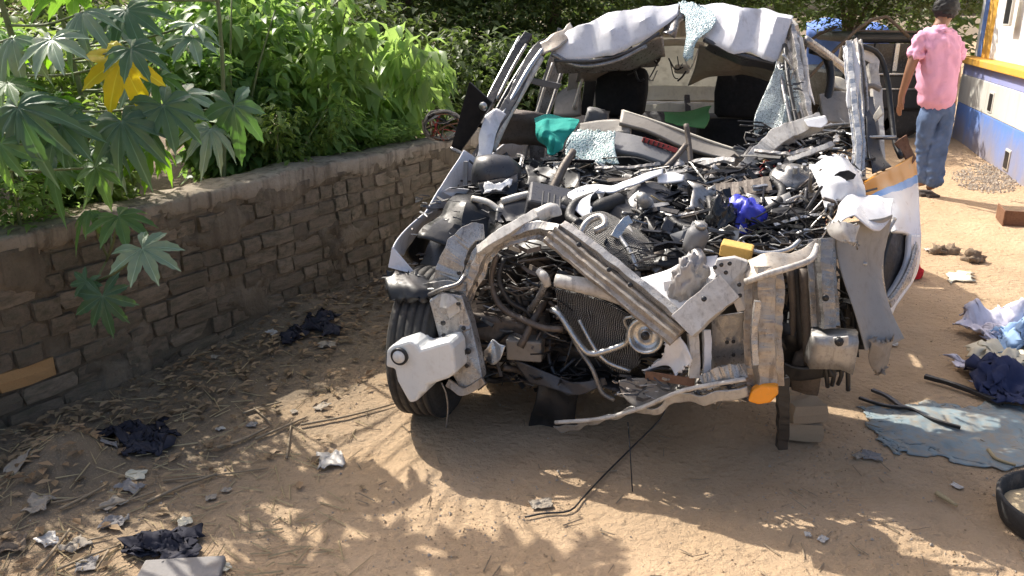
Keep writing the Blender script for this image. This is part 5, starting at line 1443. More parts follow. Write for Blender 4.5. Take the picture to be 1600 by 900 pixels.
# parts of the engine one can still tell
bb = lathe('brake_booster', [(.001, -.05), (.03, -.05), (.035, -.02), (.10, -.015), (.115, .0), (.115, .03), (.10, .05), (.001, .06)], K(1012, 326, .42), Vector((.25, .75, -.35)), M['taupe'], car, 32)
lathe('booster_cylinder', [(.001, -.16), (.022, -.16), (.025, -.05), (.03, -.045)], K(1012, 322, .36), Vector((.25, .75, -.35)), M['alu'], bb, 18)
beam('intake_plenum', KS('1118,304,.48 1160,300,.48 1206,294,.48'), .07, .06, M['brownmetal'], car, (0, -.8, 1), 'box', 12, .008, 10)
st = lathe('strut_top', [(.001, -.02), (.025, -.02), (.03, .0), (.07, .005), (.085, .02), (.09, .06), (.001, .06)], K(1238, 268, .52), Vector((.1, .35, -.9)), M['primer'], car, 28)
for k in range(3):
    a = 2.1 * k + .4
    lathe('strut_nut', [(.001, -.016), (.009, -.016), (.010, .01)], K(1238, 268, .52) + Vector((math.cos(a) * .055, math.sin(a) * .05, .012)), Vector((.1, .35, -.9)), M['silver'], st, 6, False)
ab = block('air_filter_box', K(860, 322, .30), (.20, .16, .11), M['charcoal'], car, (.35, .2, .3), .012)
for k in range(4):
    block('filter_box_rib', K(848 + 9 * k, 312 + 3 * k, .235), (.008, .12, .012), M['dark'], ab, (.35, .2, .3), .002)
tube('intake_hose', KS('880,318,.28 915,330,.26 945,322,.30 970,312,.36'), [.034, .03, .036, .03], M['rubber'], car, 12, 24)
tube('radiator_hose', KS('905,350,.12 890,338,.18 900,318,.26 930,306,.32'), .02, M['rubber'], car, 10, 20)
tube('heater_hose', KS('1040,330,.30 1060,352,.22 1090,356,.20 1112,338,.26 1108,310,.36'), .015, M['rubber'], car, 9, 24)
tube('heater_hose', KS('1196,330,.30 1215,318,.34 1222,296,.44 1205,280,.5'), .017, M['rubber'], car, 9, 20)
# long pale strips and larger plates lying on the tangle
for pts, w, mt in (('1040,304,.46 1120,296,.5 1190,296,.5 1250,288,.55', .022, 'chassis'), ('1050,318,.40 1110,312,.42 1180,314,.42 1240,320,.4', .016, 'silver'), ('1100,278,.60 1170,272,.62 1240,266,.62 1292,258,.62', .02, 'primer'),
        ('1160,300,.46 1200,286,.5 1250,262,.6', .014, 'alu'), ('1020,350,.22 1060,336,.28 1100,330,.3', .012, 'primer'), ('990,310,.36 1020,325,.3 1050,338,.25', .012, 'chassis'), ('1075,330,.3 1100,300,.42 1112,290,.46', .014, 'brownmetal'),
        ('1200,330,.3 1240,318,.35 1280,300,.42', .018, 'chassis'), ('1210,352,.2 1250,340,.25 1290,335,.28', .014, 'silver'), ('930,262,.6 980,262,.6 1030,256,.64', .016, 'primer'), ('1085,262,.66 1120,250,.7 1150,252,.7', .025, 'offwhite'), ('1180,236,.7 1230,240,.68 1270,230,.72', .018, 'chassis'), ('1230,250,.64 1262,240,.68 1300,226,.72', .022, 'offwhite')):
    beam('twisted_strip', KS(pts), w, w * .6, M[mt], car, (cl.uniform(-.3, .3), -.7, 1), cl.choice(['C', 'box']), 20, .008, 14)
for rows, mt in ((('930,304,.44 985,290,.48 1050,300,.46', '945,345,.28 1000,336,.32 1056,330,.34'), 'charcoal'), (('1110,300,.44 1140,296,.46 1180,310,.42', '1105,345,.3 1140,340,.3 1170,350,.28'), 'gloss'), (('780,310,.34 830,316,.34 870,330,.3', '770,345,.2 820,348,.2 860,352,.2'), 'charcoal'),
        (('1205,300,.44 1240,296,.46 1270,310,.4', '1205,340,.28 1240,345,.26 1265,350,.26'), 'dark'), (('820,262,.58 860,256,.6 905,268,.58', '820,290,.46 865,292,.46 905,296,.46'), 'dark'), (('1040,262,.62 1080,270,.6 1110,280,.56', '1050,285,.5 1080,295,.48 1100,305,.46'), 'grey')):
    sheet('broken_panel', [KS(r) for r in rows], M[mt], car, 16, 10, .03, 9, .005, ragged=.02)
lathe('fluid_cup', [(.001, -.05), (.035, -.05), (.04, -.02), (.04, .02), (.028, .04), (.001, .045)], K(1088, 372, -.02), Vector((.2, -.3, 1)), M['grey'], car, 20)
lathe('fluid_cap', [(.001, .045), (.02, .045), (.022, .06), (.001, .062)], K(1088, 372, -.02), Vector((.2, -.3, 1)), M['chassis'], car, 16)
tube('fluid_neck', KS('1088,392,-.05 1092,408,-.08 1084,420,-.1'), [.02, .028, .02], M['chassis'], car, 10)

# fine torn fragments that fill the wreck, too small to tell apart
def fragments(name, n, pick, mat, seed, l0, l1, w0, w1):
    r = random.Random(seed)
    vs, fs = [], []
    for _ in range(n):
        p = pick(r)
        d = (UD * r.choice((-1, 1)) * r.uniform(.3, 1.2) + Vector((r.uniform(-.5, .5), r.uniform(-.7, .7), r.uniform(-.3, .3)))).normalized()
        e = Vector((r.uniform(-1, 1), r.uniform(-1, 1), r.uniform(-1, 1))); e = (e - d * e.dot(d)).normalized()
        f = d.cross(e)
        ln, w = r.uniform(l0, l1), r.uniform(w0, w1)
        t = w * .12 + .0008
        bend = f * r.uniform(-.25, .25) * ln
        i0 = len(vs)
        for k, c in ((0, p - d * ln * .5), (1, p + bend), (2, p + d * ln * .5 + e * r.uniform(-w, w))):
            ww = w * (1, r.uniform(.5, 1.2), r.uniform(.1, .9))[k]
            vs += [c - e * ww * .5 - f * t, c + e * ww * .5 - f * t, c + e * ww * .5 + f * t, c - e * ww * .5 + f * t]
        for k in (0, 4):
            a = i0 + k
            fs += [(a, a + 1, a + 5, a + 4), (a + 1, a + 2, a + 6, a + 5), (a + 2, a + 3, a + 7, a + 6), (a + 3, a, a + 4, a + 7)]
        fs += [(i0, i0 + 3, i0 + 2, i0 + 1), (i0 + 8, i0 + 9, i0 + 10, i0 + 11)]
    o = make(name, vs, fs, mat, car, False)
    o['kind'] = 'stuff'
    return o
def pick_bay(r):
    z = ZONES[r.randrange(len(ZONES))]
    py = r.uniform(z[2], z[3])
    return K(r.uniform(z[0], z[1]), py, vtop(py) + r.uniform(-.05, .06))
def pick_front(r):
    return K(r.uniform(745, 1010), r.uniform(385, 600), r.uniform(-.06, .16))
def pick_side(r):
    return K(r.uniform(1205, 1312), r.uniform(390, 580), r.uniform(.04, .18))
def pick_edge(r):
    a = r.random()
    if a < .3: return K(r.uniform(640, 760), r.uniform(300, 440), r.uniform(.1, .4))
    if a < .45: return K(r.uniform(1232, 1258), r.uniform(90, 250), r.uniform(1.0, 1.15))
    if True: return K(r.uniform(960, 1170), r.uniform(585, 625), r.uniform(-.3, -.15))
fragments('dark_fragments', 620, pick_bay, M['dark'], 1, .06, .24, .003, .016)
fragments('black_fragments', 260, pick_bay, M['gloss'], 2, .06, .20, .008, .035)
fragments('grey_fragments', 170, pick_bay, M['primer'], 3, .06, .22, .002, .010)
fragments('pale_fragments', 80, pick_bay, M['white'], 4, .05, .18, .002, .008)
fragments('rusty_fragments', 160, pick_bay, M['brownmetal'], 5, .06, .20, .004, .02)
fragments('dark_fragments', 320, pick_front, M['dark'], 6, .05, .16, .004, .02)
fragments('grey_fragments', 110, pick_front, M['primer'], 7, .04, .15, .002, .010)
fragments('rusty_fragments', 120, pick_front, M['brownmetal'], 8, .05, .15, .004, .02)
fragments('dark_fragments', 200, pick_side, M['dark'], 9, .04, .16, .004, .02)
fragments('grey_fragments', 40, pick_side, M['primer'], 10, .03, .12, .002, .010)
fragments('dark_fragments', 120, pick_edge, M['charcoal'], 11, .02, .07, .003, .014)
fragments('pale_fragments', 70, pick_edge, M['chassis'], 12, .015, .06, .003, .010)
# ------------------------------------------------------------------ person
M['skin'] = grimy('skin', (0.26, 0.13, 0.075), 0.5, 0, (0.2, 0.1, 0.06), 0.2, 6, 0.05)
M['hair'] = grimy('black_hair', (0.012, 0.011, 0.011), 0.5, 0, (0.02, 0.018, 0.016), 0.3, 40, 0.6)
M['pink'] = cloth_mat('pink_shirt', (0.76, 0.38, 0.53), 0.15, 0.8, 260)
M['denim'] = cloth_mat('blue_jeans', (0.07, 0.11, 0.20), 0.9, 0.85, 300)
M['sandal'] = grimy('dark_sandal', (0.04, 0.03, 0.025), 0.6, 0, (0.15, 0.12, 0.09), 0.4, 12, 0.2)
def skin(name, verts, edges, radii, mat, parent, sub=2, root=0, folds=0.0, fscale=0.08, smoothing=0.3):
    org = ORG[parent.name] if parent else Vector(verts[0])
    me = bpy.data.meshes.new(name)
    me.from_pydata([Vector(v) - org for v in verts], edges, [])
    me.materials.append(mat)
    o = bpy.data.objects.new(name, me)
    link(o, parent, org)
    md = o.modifiers.new('skin', 'SKIN'); md.branch_smoothing = smoothing; md.use_smooth_shade = True
    sv = me.skin_vertices[0].data
    for i, r in enumerate(radii):
        sv[i].radius = r if isinstance(r, tuple) else (r, r)
        sv[i].use_root = (i == root)
    if sub:
        s = o.modifiers.new('sub', 'SUBSURF'); s.levels = sub; s.render_levels = sub
    if folds:
        t = bpy.data.textures.new(name + '_folds', 'CLOUDS'); t.noise_scale = fscale; t.noise_depth = 2
        d = o.modifiers.new('folds', 'DISPLACE'); d.texture = t; d.strength = folds; d.mid_level = 0.5
    return o
PY = 7.55
def H(px, py, dy=0.0): return D(px, py, PY + dy)
foot = G(1456, 297)
person = thing('person', Vector((foot.x, foot.y, gz(foot.x, foot.y))), 'person in a pink shirt and blue jeans walking away beside the painted building', 'person')
hip = H(1462, 168); waist = H(1463, 140); chest = H(1464, 90, .02); neckb = H(1468, 42); neck = H(1472, 36, .02); skull = H(1478, 17, .04)
shl, shr = H(1440, 58), H(1490, 60, .02)
ell, elr = H(1422, 108, -.02), H(1494, 112, .12)
wrl, wrr = H(1409, 148, .02), H(1490, 148, .22)
hnl, hnr = H(1407, 160, .03), H(1489, 158, .25)
hll, hlr = H(1450, 176), H(1474, 176)
knl, knr = H(1448, 232, .03), H(1464, 236, -.04)
anl, anr = H(1446, 284, .0), H(1458, 290, -.06)
tol, tor = anl + Vector((-.02, .13, -.045)), anr + Vector((.03, .14, -.045))
bv = [hip, waist, chest, neckb, neck, skull, H(1479, 2, .04), shl, ell, wrl, hnl, shr, elr, wrr, hnr, hll, knl, anl, tol, hlr, knr, anr, tor]
be = [(0, 1), (1, 2), (2, 3), (3, 4), (4, 5), (5, 6), (2, 7), (7, 8), (8, 9), (9, 10), (2, 11), (11, 12), (12, 13), (13, 14), (0, 15), (15, 16), (16, 17), (17, 18), (0, 19), (19, 20), (20, 21), (21, 22)]
brd = [.075, .09, (.15, .10), .07, .055, (.085, .10), (.07, .085), .06, .044, .030, .03, .06, .044, .030, .03, .06, .05, .038, .03, .06, .05, .038, .03]
# five fingers on each hand
for hid, sgn in ((10, -1), (14, 1)):
    hp = bv[hid]
    for k, (dx, dyy, ln) in enumerate(((-.03, .02, .05), (-.014, .012, .075), (0, .004, .082), (.012, -.004, .076), (.022, -.012, .06))):
        i = len(bv)
        base = hp + Vector((dyy * .6, dx, -.045 if k else -.015)); mid = base + Vector((.004, .008, -ln * .5)); tip = mid + Vector((.012 * -sgn, .014, -ln * .45))
        bv += [base, mid, tip]; be += [(hid, i), (i, i + 1), (i + 1, i + 2)]; brd += [.010, .009, .0075]
body = skin('body', bv, be, brd, M['skin'], person, 2)
skin('shirt', [H(1462, 176), waist, chest, H(1467, 52), H(1470, 42, .02), shl, H(1432, 84), H(1428, 92), shr, H(1494, 86, .05), H(1495, 94, .07)],
     [(0, 1), (1, 2), (2, 3), (3, 4), (2, 5), (5, 6), (6, 7), (2, 8), (8, 9), (9, 10)],
     [(.215, .16), (.215, .16), (.23, .16), (.15, .12), (.08, .08), .095, .085, .085, .095, .085, .085], M['pink'], person, 3, 0, .075, .05)
skin('jeans', [H(1462, 146), hip, hll, knl, H(1446, 262, .02), H(1446, 290), hlr, knr, H(1460, 264, -.05), H(1459, 293, -.06)],
     [(0, 1), (1, 2), (2, 3), (3, 4), (4, 5), (1, 6), (6, 7), (7, 8), (8, 9)],
     [(.175, .135), (.185, .14), .12, .09, .082, .085, .12, .09, .082, .085], M['denim'], person, 3, 0, .05, .045)
hr_ = skin('hair', [H(1475, 31, .0), H(1478, 18, .02), H(1479, 5, .03), H(1481, -2, .06)], [(0, 1), (1, 2), (2, 3)], [(.065, .065), (.118, .112), (.112, .112), (.075, .085)], M['hair'], person, 3, 0, .04, .02)
for s, x in ((-1, 1470), (1, 1487)):
    lathe('ear', [(.001, -.008), (.018, -.006), (.024, 0), (.014, .006), (.001, .006)], H(x - s * 0 - (2 if s < 0 else -2), 16, .05), Vector((s, -.4, 0)), M['skin'], person, 12)
for a, t in ((anl, tol), (anr, tor)):
    z0 = gz(a.x, a.y)
    P = [Vector((p.x, p.y, z0 + .012)) for p in (a + Vector((0, -.06, 0)), a + Vector((0, .03, 0)), t + Vector((0, .06, 0)))]
    beam('sandal', P, .10, .03, M['sandal'], person, (0, 0, -1), 'box', 8)

# ------------------------------------------------------------------ loose things on and in the car
def lump(name, c, size, mat, seed, label, cat, group=None, fold=0.35, freq=3.0, rot=0.0, flat=True, sub=4, tilt=0.0, parent=None):
    """a crumpled soft lump: rag, bag or bundle"""
    bm = bmesh.new()
    bmesh.ops.create_icosphere(bm, subdivisions=sub, radius=1.0)
    vs = []
    m = Matrix.Rotation(rot, 3, 'Z') @ Matrix.Rotation(tilt, 3, 'X')
    for v in bm.verts:
        d = v.co.normalized()
        p = d * freq + Vector((seed * 1.3, seed, 0))
        n1 = noise.noise(p * .6); n2 = abs(noise.noise(p * 1.3)); n3 = abs(noise.noise(p * 3.1)); n4 = noise.noise(p * 7)
        k = 1 + fold * (n1 * 1.0 + .9 * (.35 - n2) + .5 * (.3 - n3) + .12 * n4)
        q = Vector((d.x * size[0] * k, d.y * size[1] * k, d.z * size[2] * k))
        if flat and q.z < -size[2] * .35: q.z = -size[2] * .35
        vs.append(Vector(c) + m @ q)
    bm.verts.index_update()
    fs = [tuple(v.index for v in f.verts) for f in bm.faces]
    bm.free()
    o = make(name, vs, fs, mat, parent, True)
    if label: tag(o, label, cat, group)
    return o
def flat_cloth(name, corners, mat, label, cat, nu=30, nv=24, amp=.03, freq=7, solid=.004, lift=.012, group=None, edge=.06, fold_dir=None):
    """a thrown down sheet: follows the ground, with raised folds and an uneven outline; CORNERS on the ground, in order"""
    a, b, c, d = corners
    sd = nseed()
    vs, fs = [], []
    for j in range(nv):
        for i in range(nu):
            s, t = i / (nu - 1), j / (nv - 1)
            p = (a.lerp(b, s)).lerp(d.lerp(c, s), t)
            w = noise.noise_vector(Vector((s * 4 + sd, t * 4, sd))) + noise.noise_vector(Vector((s * 13 + sd, t * 13, sd))) * .5 + noise.noise_vector(Vector((s * 37 + sd, t * 37, sd))) * .2
            e = max(abs(s - .5), abs(t - .5)) * 2
            p = p + Vector((w.x, w.y, 0)) * edge * e
            f = p if fold_dir is None else Vector((p.dot(fold_dir), (p.cross(fold_dir)).z * .35, 0))
            h = abs(noise.noise(f * freq + Vector((sd, 0, 0)))) * 1.2 + .5 * abs(noise.noise(f * freq * 2.2 + Vector((0, sd, 0)))) + .25 * abs(noise.noise(f * freq * 5 + Vector((0, sd, 0))))
            vs.append(Vector((p.x, p.y, gz(p.x, p.y) + lift + amp * h * (1 - .6 * e ** 4))))
    for j in range(nv - 1):
        for i in range(nu - 1):
            q = j * nu + i; fs.append((q, q + 1, q + nu + 1, q + nu))
    return tag(make(name, vs, fs, mat, None, True, None, solid), label, cat, group)
M['teal_cloth'] = cloth_mat('teal_cloth', (0.03, 0.36, 0.30), 0.4, 0.8, 260, trans=.25)
M['green_cloth'] = cloth_mat('green_cloth', (0.10, 0.26, 0.09), 0.5, 0.85)
M['blue_plastic'] = grimy('blue_plastic_sheet', (0.035, 0.045, 0.42), 0.35, 0, (0.08, 0.07, 0.15), 0.25, 9, 0.4)
M['grey_bag'] = grimy('grey_plastic_bag', (0.34, 0.32, 0.31), 0.4, 0, (0.18, 0.15, 0.13), 0.4, 16, 0.5)
M['lilac'] = cloth_mat('pale_lilac_cloth', (0.56, 0.54, 0.62), 0.25)
M['pale_blue'] = cloth_mat('pale_blue_cloth', (0.27, 0.40, 0.60), 0.4)
M['cream_cloth'] = cloth_mat('cream_cloth', (0.62, 0.57, 0.44), 0.3)
M['navy'] = cloth_mat('navy_cloth', (0.02, 0.028, 0.075), 0.6)
M['tarp'] = cloth_mat('faded_blue_tarp', (0.20, 0.255, 0.275), 0.5, 0.7, 120, (0.36, 0.28, 0.19), 1.0)
M['red_cloth'] = cloth_mat('red_cloth', (0.55, 0.02, 0.03), 0.3)
M['black_cloth'] = cloth_mat('black_cloth', (0.018, 0.018, 0.028), 0.8)
M['paper'] = cloth_mat('dirty_paper', (0.32, 0.275, 0.22), 0.3, 0.9, 90, (0.25, 0.19, 0.13), 0.5)
M['white_plastic'] = grimy('white_plastic_bag', (0.50, 0.47, 0.43), 0.35, 0, (0.36, 0.31, 0.25), 0.5, 9, 0.2)
M['grey_paper'] = cloth_mat('grey_wet_paper', (0.23, 0.215, 0.205), 0.4, 0.8, 90, (0.18, 0.14, 0.1), 0.5)
M['straw'] = grimy('straw', (0.46, 0.36, 0.20), 0.85, 0, (0.25, 0.18, 0.1), 0.4, 20, 0.2)

tc_ = sheet('teal_cloth', [KS('836,184,1.02 855,178,1.05 880,180,1.05 905,188,1.02'), KS('834,205,.92 850,200,.88 875,198,.9 900,200,.92'), KS('846,228,.84 858,222,.80 872,220,.82 886,216,.86'), KS('856,240,.78 864,240,.77 872,236,.78 884,228,.82')], M['teal_cloth'], None, 36, 34, .030, 18, .003, fold=2.4)
tag(tc_, 'teal cloth draped over the broken dashboard inside the car', 'cloth')
gc = sheet('green_cloth', [KS('1040,178,1.7 1075,172,1.75 1112,164,1.75'), KS('1040,188,1.55 1075,186,1.6 1106,182,1.6'), KS('1060,196,1.45 1085,196,1.45 1104,198,1.45')], M['green_cloth'], None, 18, 14, .02, 8, .006, sharp=False)
tag(gc, 'dark green cloth lying between the two front seats', 'cloth')
lump('blue_bag', K(1160, 346, .28), (.085, .07, .085), M['blue_plastic'], 5, 'bright blue plastic bag stuffed into the engine bay', 'bag', None, .5, 2.4, .4, False)
lump('grey_bag', K(1076, 440, -.17), (.055, .045, .095), M['grey_bag'], 9, 'crumpled grey plastic bag wedged in the car front', 'bag', None, .38, 6.5, .2, False, 4, .3)
lump('black_bag', K(1126, 350, .22), (.05, .05, .09), M['gloss'], 14, 'shiny black plastic beside the blue bag in the engine bay', 'bag', None, .5, 3, .2, False)
fb = block('foam_block', K(1151, 391, -.12), (.105, .06, .045), M['foam'], None, (.12, .12, -.05), .006)
tag(fb, 'small yellow block sitting on the front corner bracket', 'block')

# bricks propping the car
loose_brick = BM[3].copy(); loose_brick.materials.clear(); loose_brick.materials.append(grimy('dusty_brick', (0.50, 0.38, 0.26), 0.95, 0, (0.40, 0.29, 0.18), 0.4, 12, 0.8, 0.15))
for i, (px, py, rz, lb) in enumerate(((1258, 644, .2, 'upper of two bricks stacked below the car front'), (1254, 676, -.1, 'lower of two bricks stacked below the car front'))):
    p = on_ground(1254, 690)
    o = bpy.data.objects.new('brick_block', loose_brick)
    link(o, None, Vector((p.x, p.y + .03, p.z + .05 + (.078 if i == 0 else 0))))
    o.scale = (.14, .11, .075); o.rotation_euler = (0, .02, rz)
    tag(o, lb, 'brick', 'bricks under the car')

# ------------------------------------------------------------------ cloth heap and sheet on the yard side
def gq(*pts): return [on_ground(*p) for p in pts]
flat_cloth('plastic_sheet', gq((1340, 632), (1600, 632), (1690, 740), (1375, 700)), M['tarp'], 'faded blue grey sheet spread on the dirt by the car', 'sheet', 90, 60, .018, 5, .003, .003, None, .08)
flat_cloth('lilac_pillow', gq((1500, 508), (1600, 505), (1625, 545), (1520, 545)), M['lilac'], 'pale lilac cloth bundle at the back of the clothes heap', 'bundle', 44, 30, .20, 3.2, .004, .02, 'clothes heap', .10)
flat_cloth('blue_cloth', gq((1550, 530), (1650, 520), (1660, 565), (1556, 566)), M['pale_blue'], 'light blue cloth bundle in the clothes heap', 'bundle', 44, 30, .20, 3.6, .004, .03, 'clothes heap', .10)
flat_cloth('cream_cloth', gq((1515, 562), (1640, 560), (1650, 596), (1530, 590)), M['cream_cloth'], 'cream cloth bundle in the middle of the clothes heap', 'bundle', 44, 26, .15, 4.2, .004, .03, 'clothes heap', .09)
flat_cloth('lilac_sheet', gq((1490, 566), (1590, 582), (1610, 616), (1515, 600)), M['lilac'], 'pale lilac cloth strip lying in front of the clothes heap', 'cloth', 40, 24, .10, 5, .004, .015, 'clothes heap', .08)
flat_cloth('navy_bag', gq((1520, 592), (1650, 590), (1670, 650), (1530, 636)), M['navy'], 'dark navy cloth bag at the front of the clothes heap', 'bag', 44, 30, .17, 4.0, .005, .02, 'clothes heap', .10)
def strip_on_ground(name, pts, w, mat, label, cat, h=.02, group=None):
    P = [on_ground(*p) + Vector((0, 0, h * .5 + .01)) for p in pts]
    o = beam(name, P, w * .8, h * .6, mat, None, (0, 0, 1), 'C', None, .003, 8)
    return tag(o, label, cat, group)
strip_on_ground('trim_strip', ((1444, 596), (1480, 606), (1520, 620), (1565, 640)), .03, M['dark'], 'black trim strip leading to the navy bag', 'trim', .03, 'black trim strips')
strip_on_ground('trim_strip', ((1342, 628), (1380, 640), (1420, 645), (1450, 660), (1500, 675)), .018, M['dark'], 'long black trim strip lying across the faded sheet', 'trim', .02, 'black trim strips')
strip_on_ground('trim_strip', ((1362, 615), (1385, 625), (1405, 640), (1415, 644)), .025, M['charcoal'], 'short black trim piece crossing the long one', 'trim', .02, 'black trim strips')
def stick(pts, r, label, mat='straw', cat='stick', group='sticks on the ground'):
    P = [on_ground(*p) + Vector((0, 0, r + .006)) for p in pts]
    o = tube('stick', P, [r, r * .6], M[mat], None, 6, 10)
    return tag(o, label, cat, group)
stick(((1543, 708), (1556, 722), (1586, 732)), .008, 'pale bent stick beside the sheet corner')
stick(((1462, 776), (1478, 786), (1494, 796)), .010, 'pale splinter of wood in front of the sheet')

# cut tyre basin with sand
def basin():
    c = on_ground(1662, 826)
    root = thing('tyre_basin', c, 'cut black tyre basin holding pale sand at the frame edge', 'basin')
    lathe('rim', [(.17, .0), (.19, .01), (.205, .06), (.21, .095), (.205, .10), (.196, .098), (.19, .06), (.18, .02)], c, (0, 0, 1), M['tyre'], root, 40)
    vs, fs = [c + Vector((0, 0, .06))], []
    n = 30
    for j in range(1, 7):
        for i in range(n):
            a = 2 * math.pi * i / n; r = .185 * j / 6
            p = c + Vector((math.cos(a) * r, math.sin(a) * r, .045 + .03 * (1 - (j / 6) ** 2) + .012 * noise.noise(Vector((math.cos(a) * r * 14, math.sin(a) * r * 14, 2)))))
            vs.append(p)
    for i in range(n): fs.append((0, 1 + i, 1 + (i + 1) % n))
    for j in range(5):
        for i in range(n):
            a = 1 + j * n + i; b = 1 + j * n + (i + 1) % n
            fs.append((a, a + n, b + n, b))
    make('sand_fill', vs, fs, M['ground_sand'], root)
M['ground_sand'] = grimy('pale_sand', (0.55, 0.44, 0.28), 0.95, 0, (0.35, 0.25, 0.15), 0.3, 12, 0.8, 0.1)
basin()
rb = on_ground(1622, 356)
root = thing('metal_box', rb, 'rusty brown metal box lying at the frame edge', 'box')
block('side_wall', rb + Vector((0, 0, .06)), (.50, .012, .12), M['rust'], root, (0, 0, -.35), .003, 0, 0, False)
block('side_wall', rb + Vector((-.19, .2, .06)), (.012, .30, .12), M['rust'], root, (0, 0, -.35), .003, 0, 0, False)
block('bottom', rb + Vector((.06, .16, .006)), (.48, .30, .012), M['rust'], root, (0, 0, -.35), .003, 0, 0, False)
lump('red_rag', on_ground(1424, 434) + Vector((0, 0, .03)), (.06, .05, .07), M['red_cloth'], 4, 'red rag lying just beyond the white car door', 'rag')
flat_cloth('yellow_paper', gq((1478, 430), (1516, 426), (1522, 440), (1484, 444)), M['cream_cloth'], 'flattened pale yellow paper on the sunny dirt', 'paper', 12, 8, .015, 10, .003, .008, None, .04)
for px, py, s, lb in ((1466, 396, .05, 'dark clod lying left of its neighbour on the sunny dirt'), (1484, 396, .055, 'dark clod lying in the middle of the sunny dirt'), (1522, 408, .06, 'broad dark clod nearest the yellow paper')):
    lump('clod', on_ground(px, py) + Vector((0, 0, .015)), (s, s * .8, s * .8), M['rust'], px * .1, lb, 'clod', 'clods on the dirt', .8, 4, sub=3)
# ------------------------------------------------------------------ litter along the wall
M['crumb'] = grimy('dirt_crumb', (0.40, 0.29, 0.18), 0.95, 0, (0.30, 0.21, 0.13), 0.5, 30, 0.6, 0.1)
M['soil'] = grimy('dry_soil', (0.25, 0.19, 0.135), 0.95, 0, (0.17, 0.125, 0.09), 0.5, 10, 0.9, 0.1)
for o in bpy.data.objects:
    if o.name.startswith('clod'):
        o.data.materials.clear(); o.data.materials.append(M['soil'])
def scrap(px, py, s, mat, seed, label, cat='paper', group='litter by the wall', rot=0.0, ky=.8, h=.35):
    p = on_ground(px, py)
    r = random.Random(seed)
    sd = seed * 2.7
    n = 13
    vs, fs = [], []
    for j in range(n):
        for i in range(n):
            x, y = i / (n - 1) * 2 - 1, j / (n - 1) * 2 - 1
            w = noise.noise_vector(Vector((x * 1.2 + sd, y * 1.2, sd)))
            q = Vector((x + w.x * .4, y * ky + w.y * .4, 0))
            z = h * (abs(noise.noise(Vector((x * 1.5, y * 1.5, sd)))) * 1.6 + .5 * abs(noise.noise(Vector((x * 4, y * 4, sd)))))
            q = Matrix.Rotation(rot, 3, 'Z') @ (q * s)
            vs.append(Vector((p.x + q.x, p.y + q.y, max(gz(p.x + q.x, p.y + q.y) + .006, p.z) + z * s)))
    for j in range(n - 1):
        for i in range(n - 1):
            a = j * n + i; fs.append((a, a + 1, a + n + 1, a + n))
    return tag(make('paper_scrap' if cat == 'paper' else 'plastic_scrap', vs, fs, M[mat], None, seed % 2 == 0, None, .002), label, cat, group)
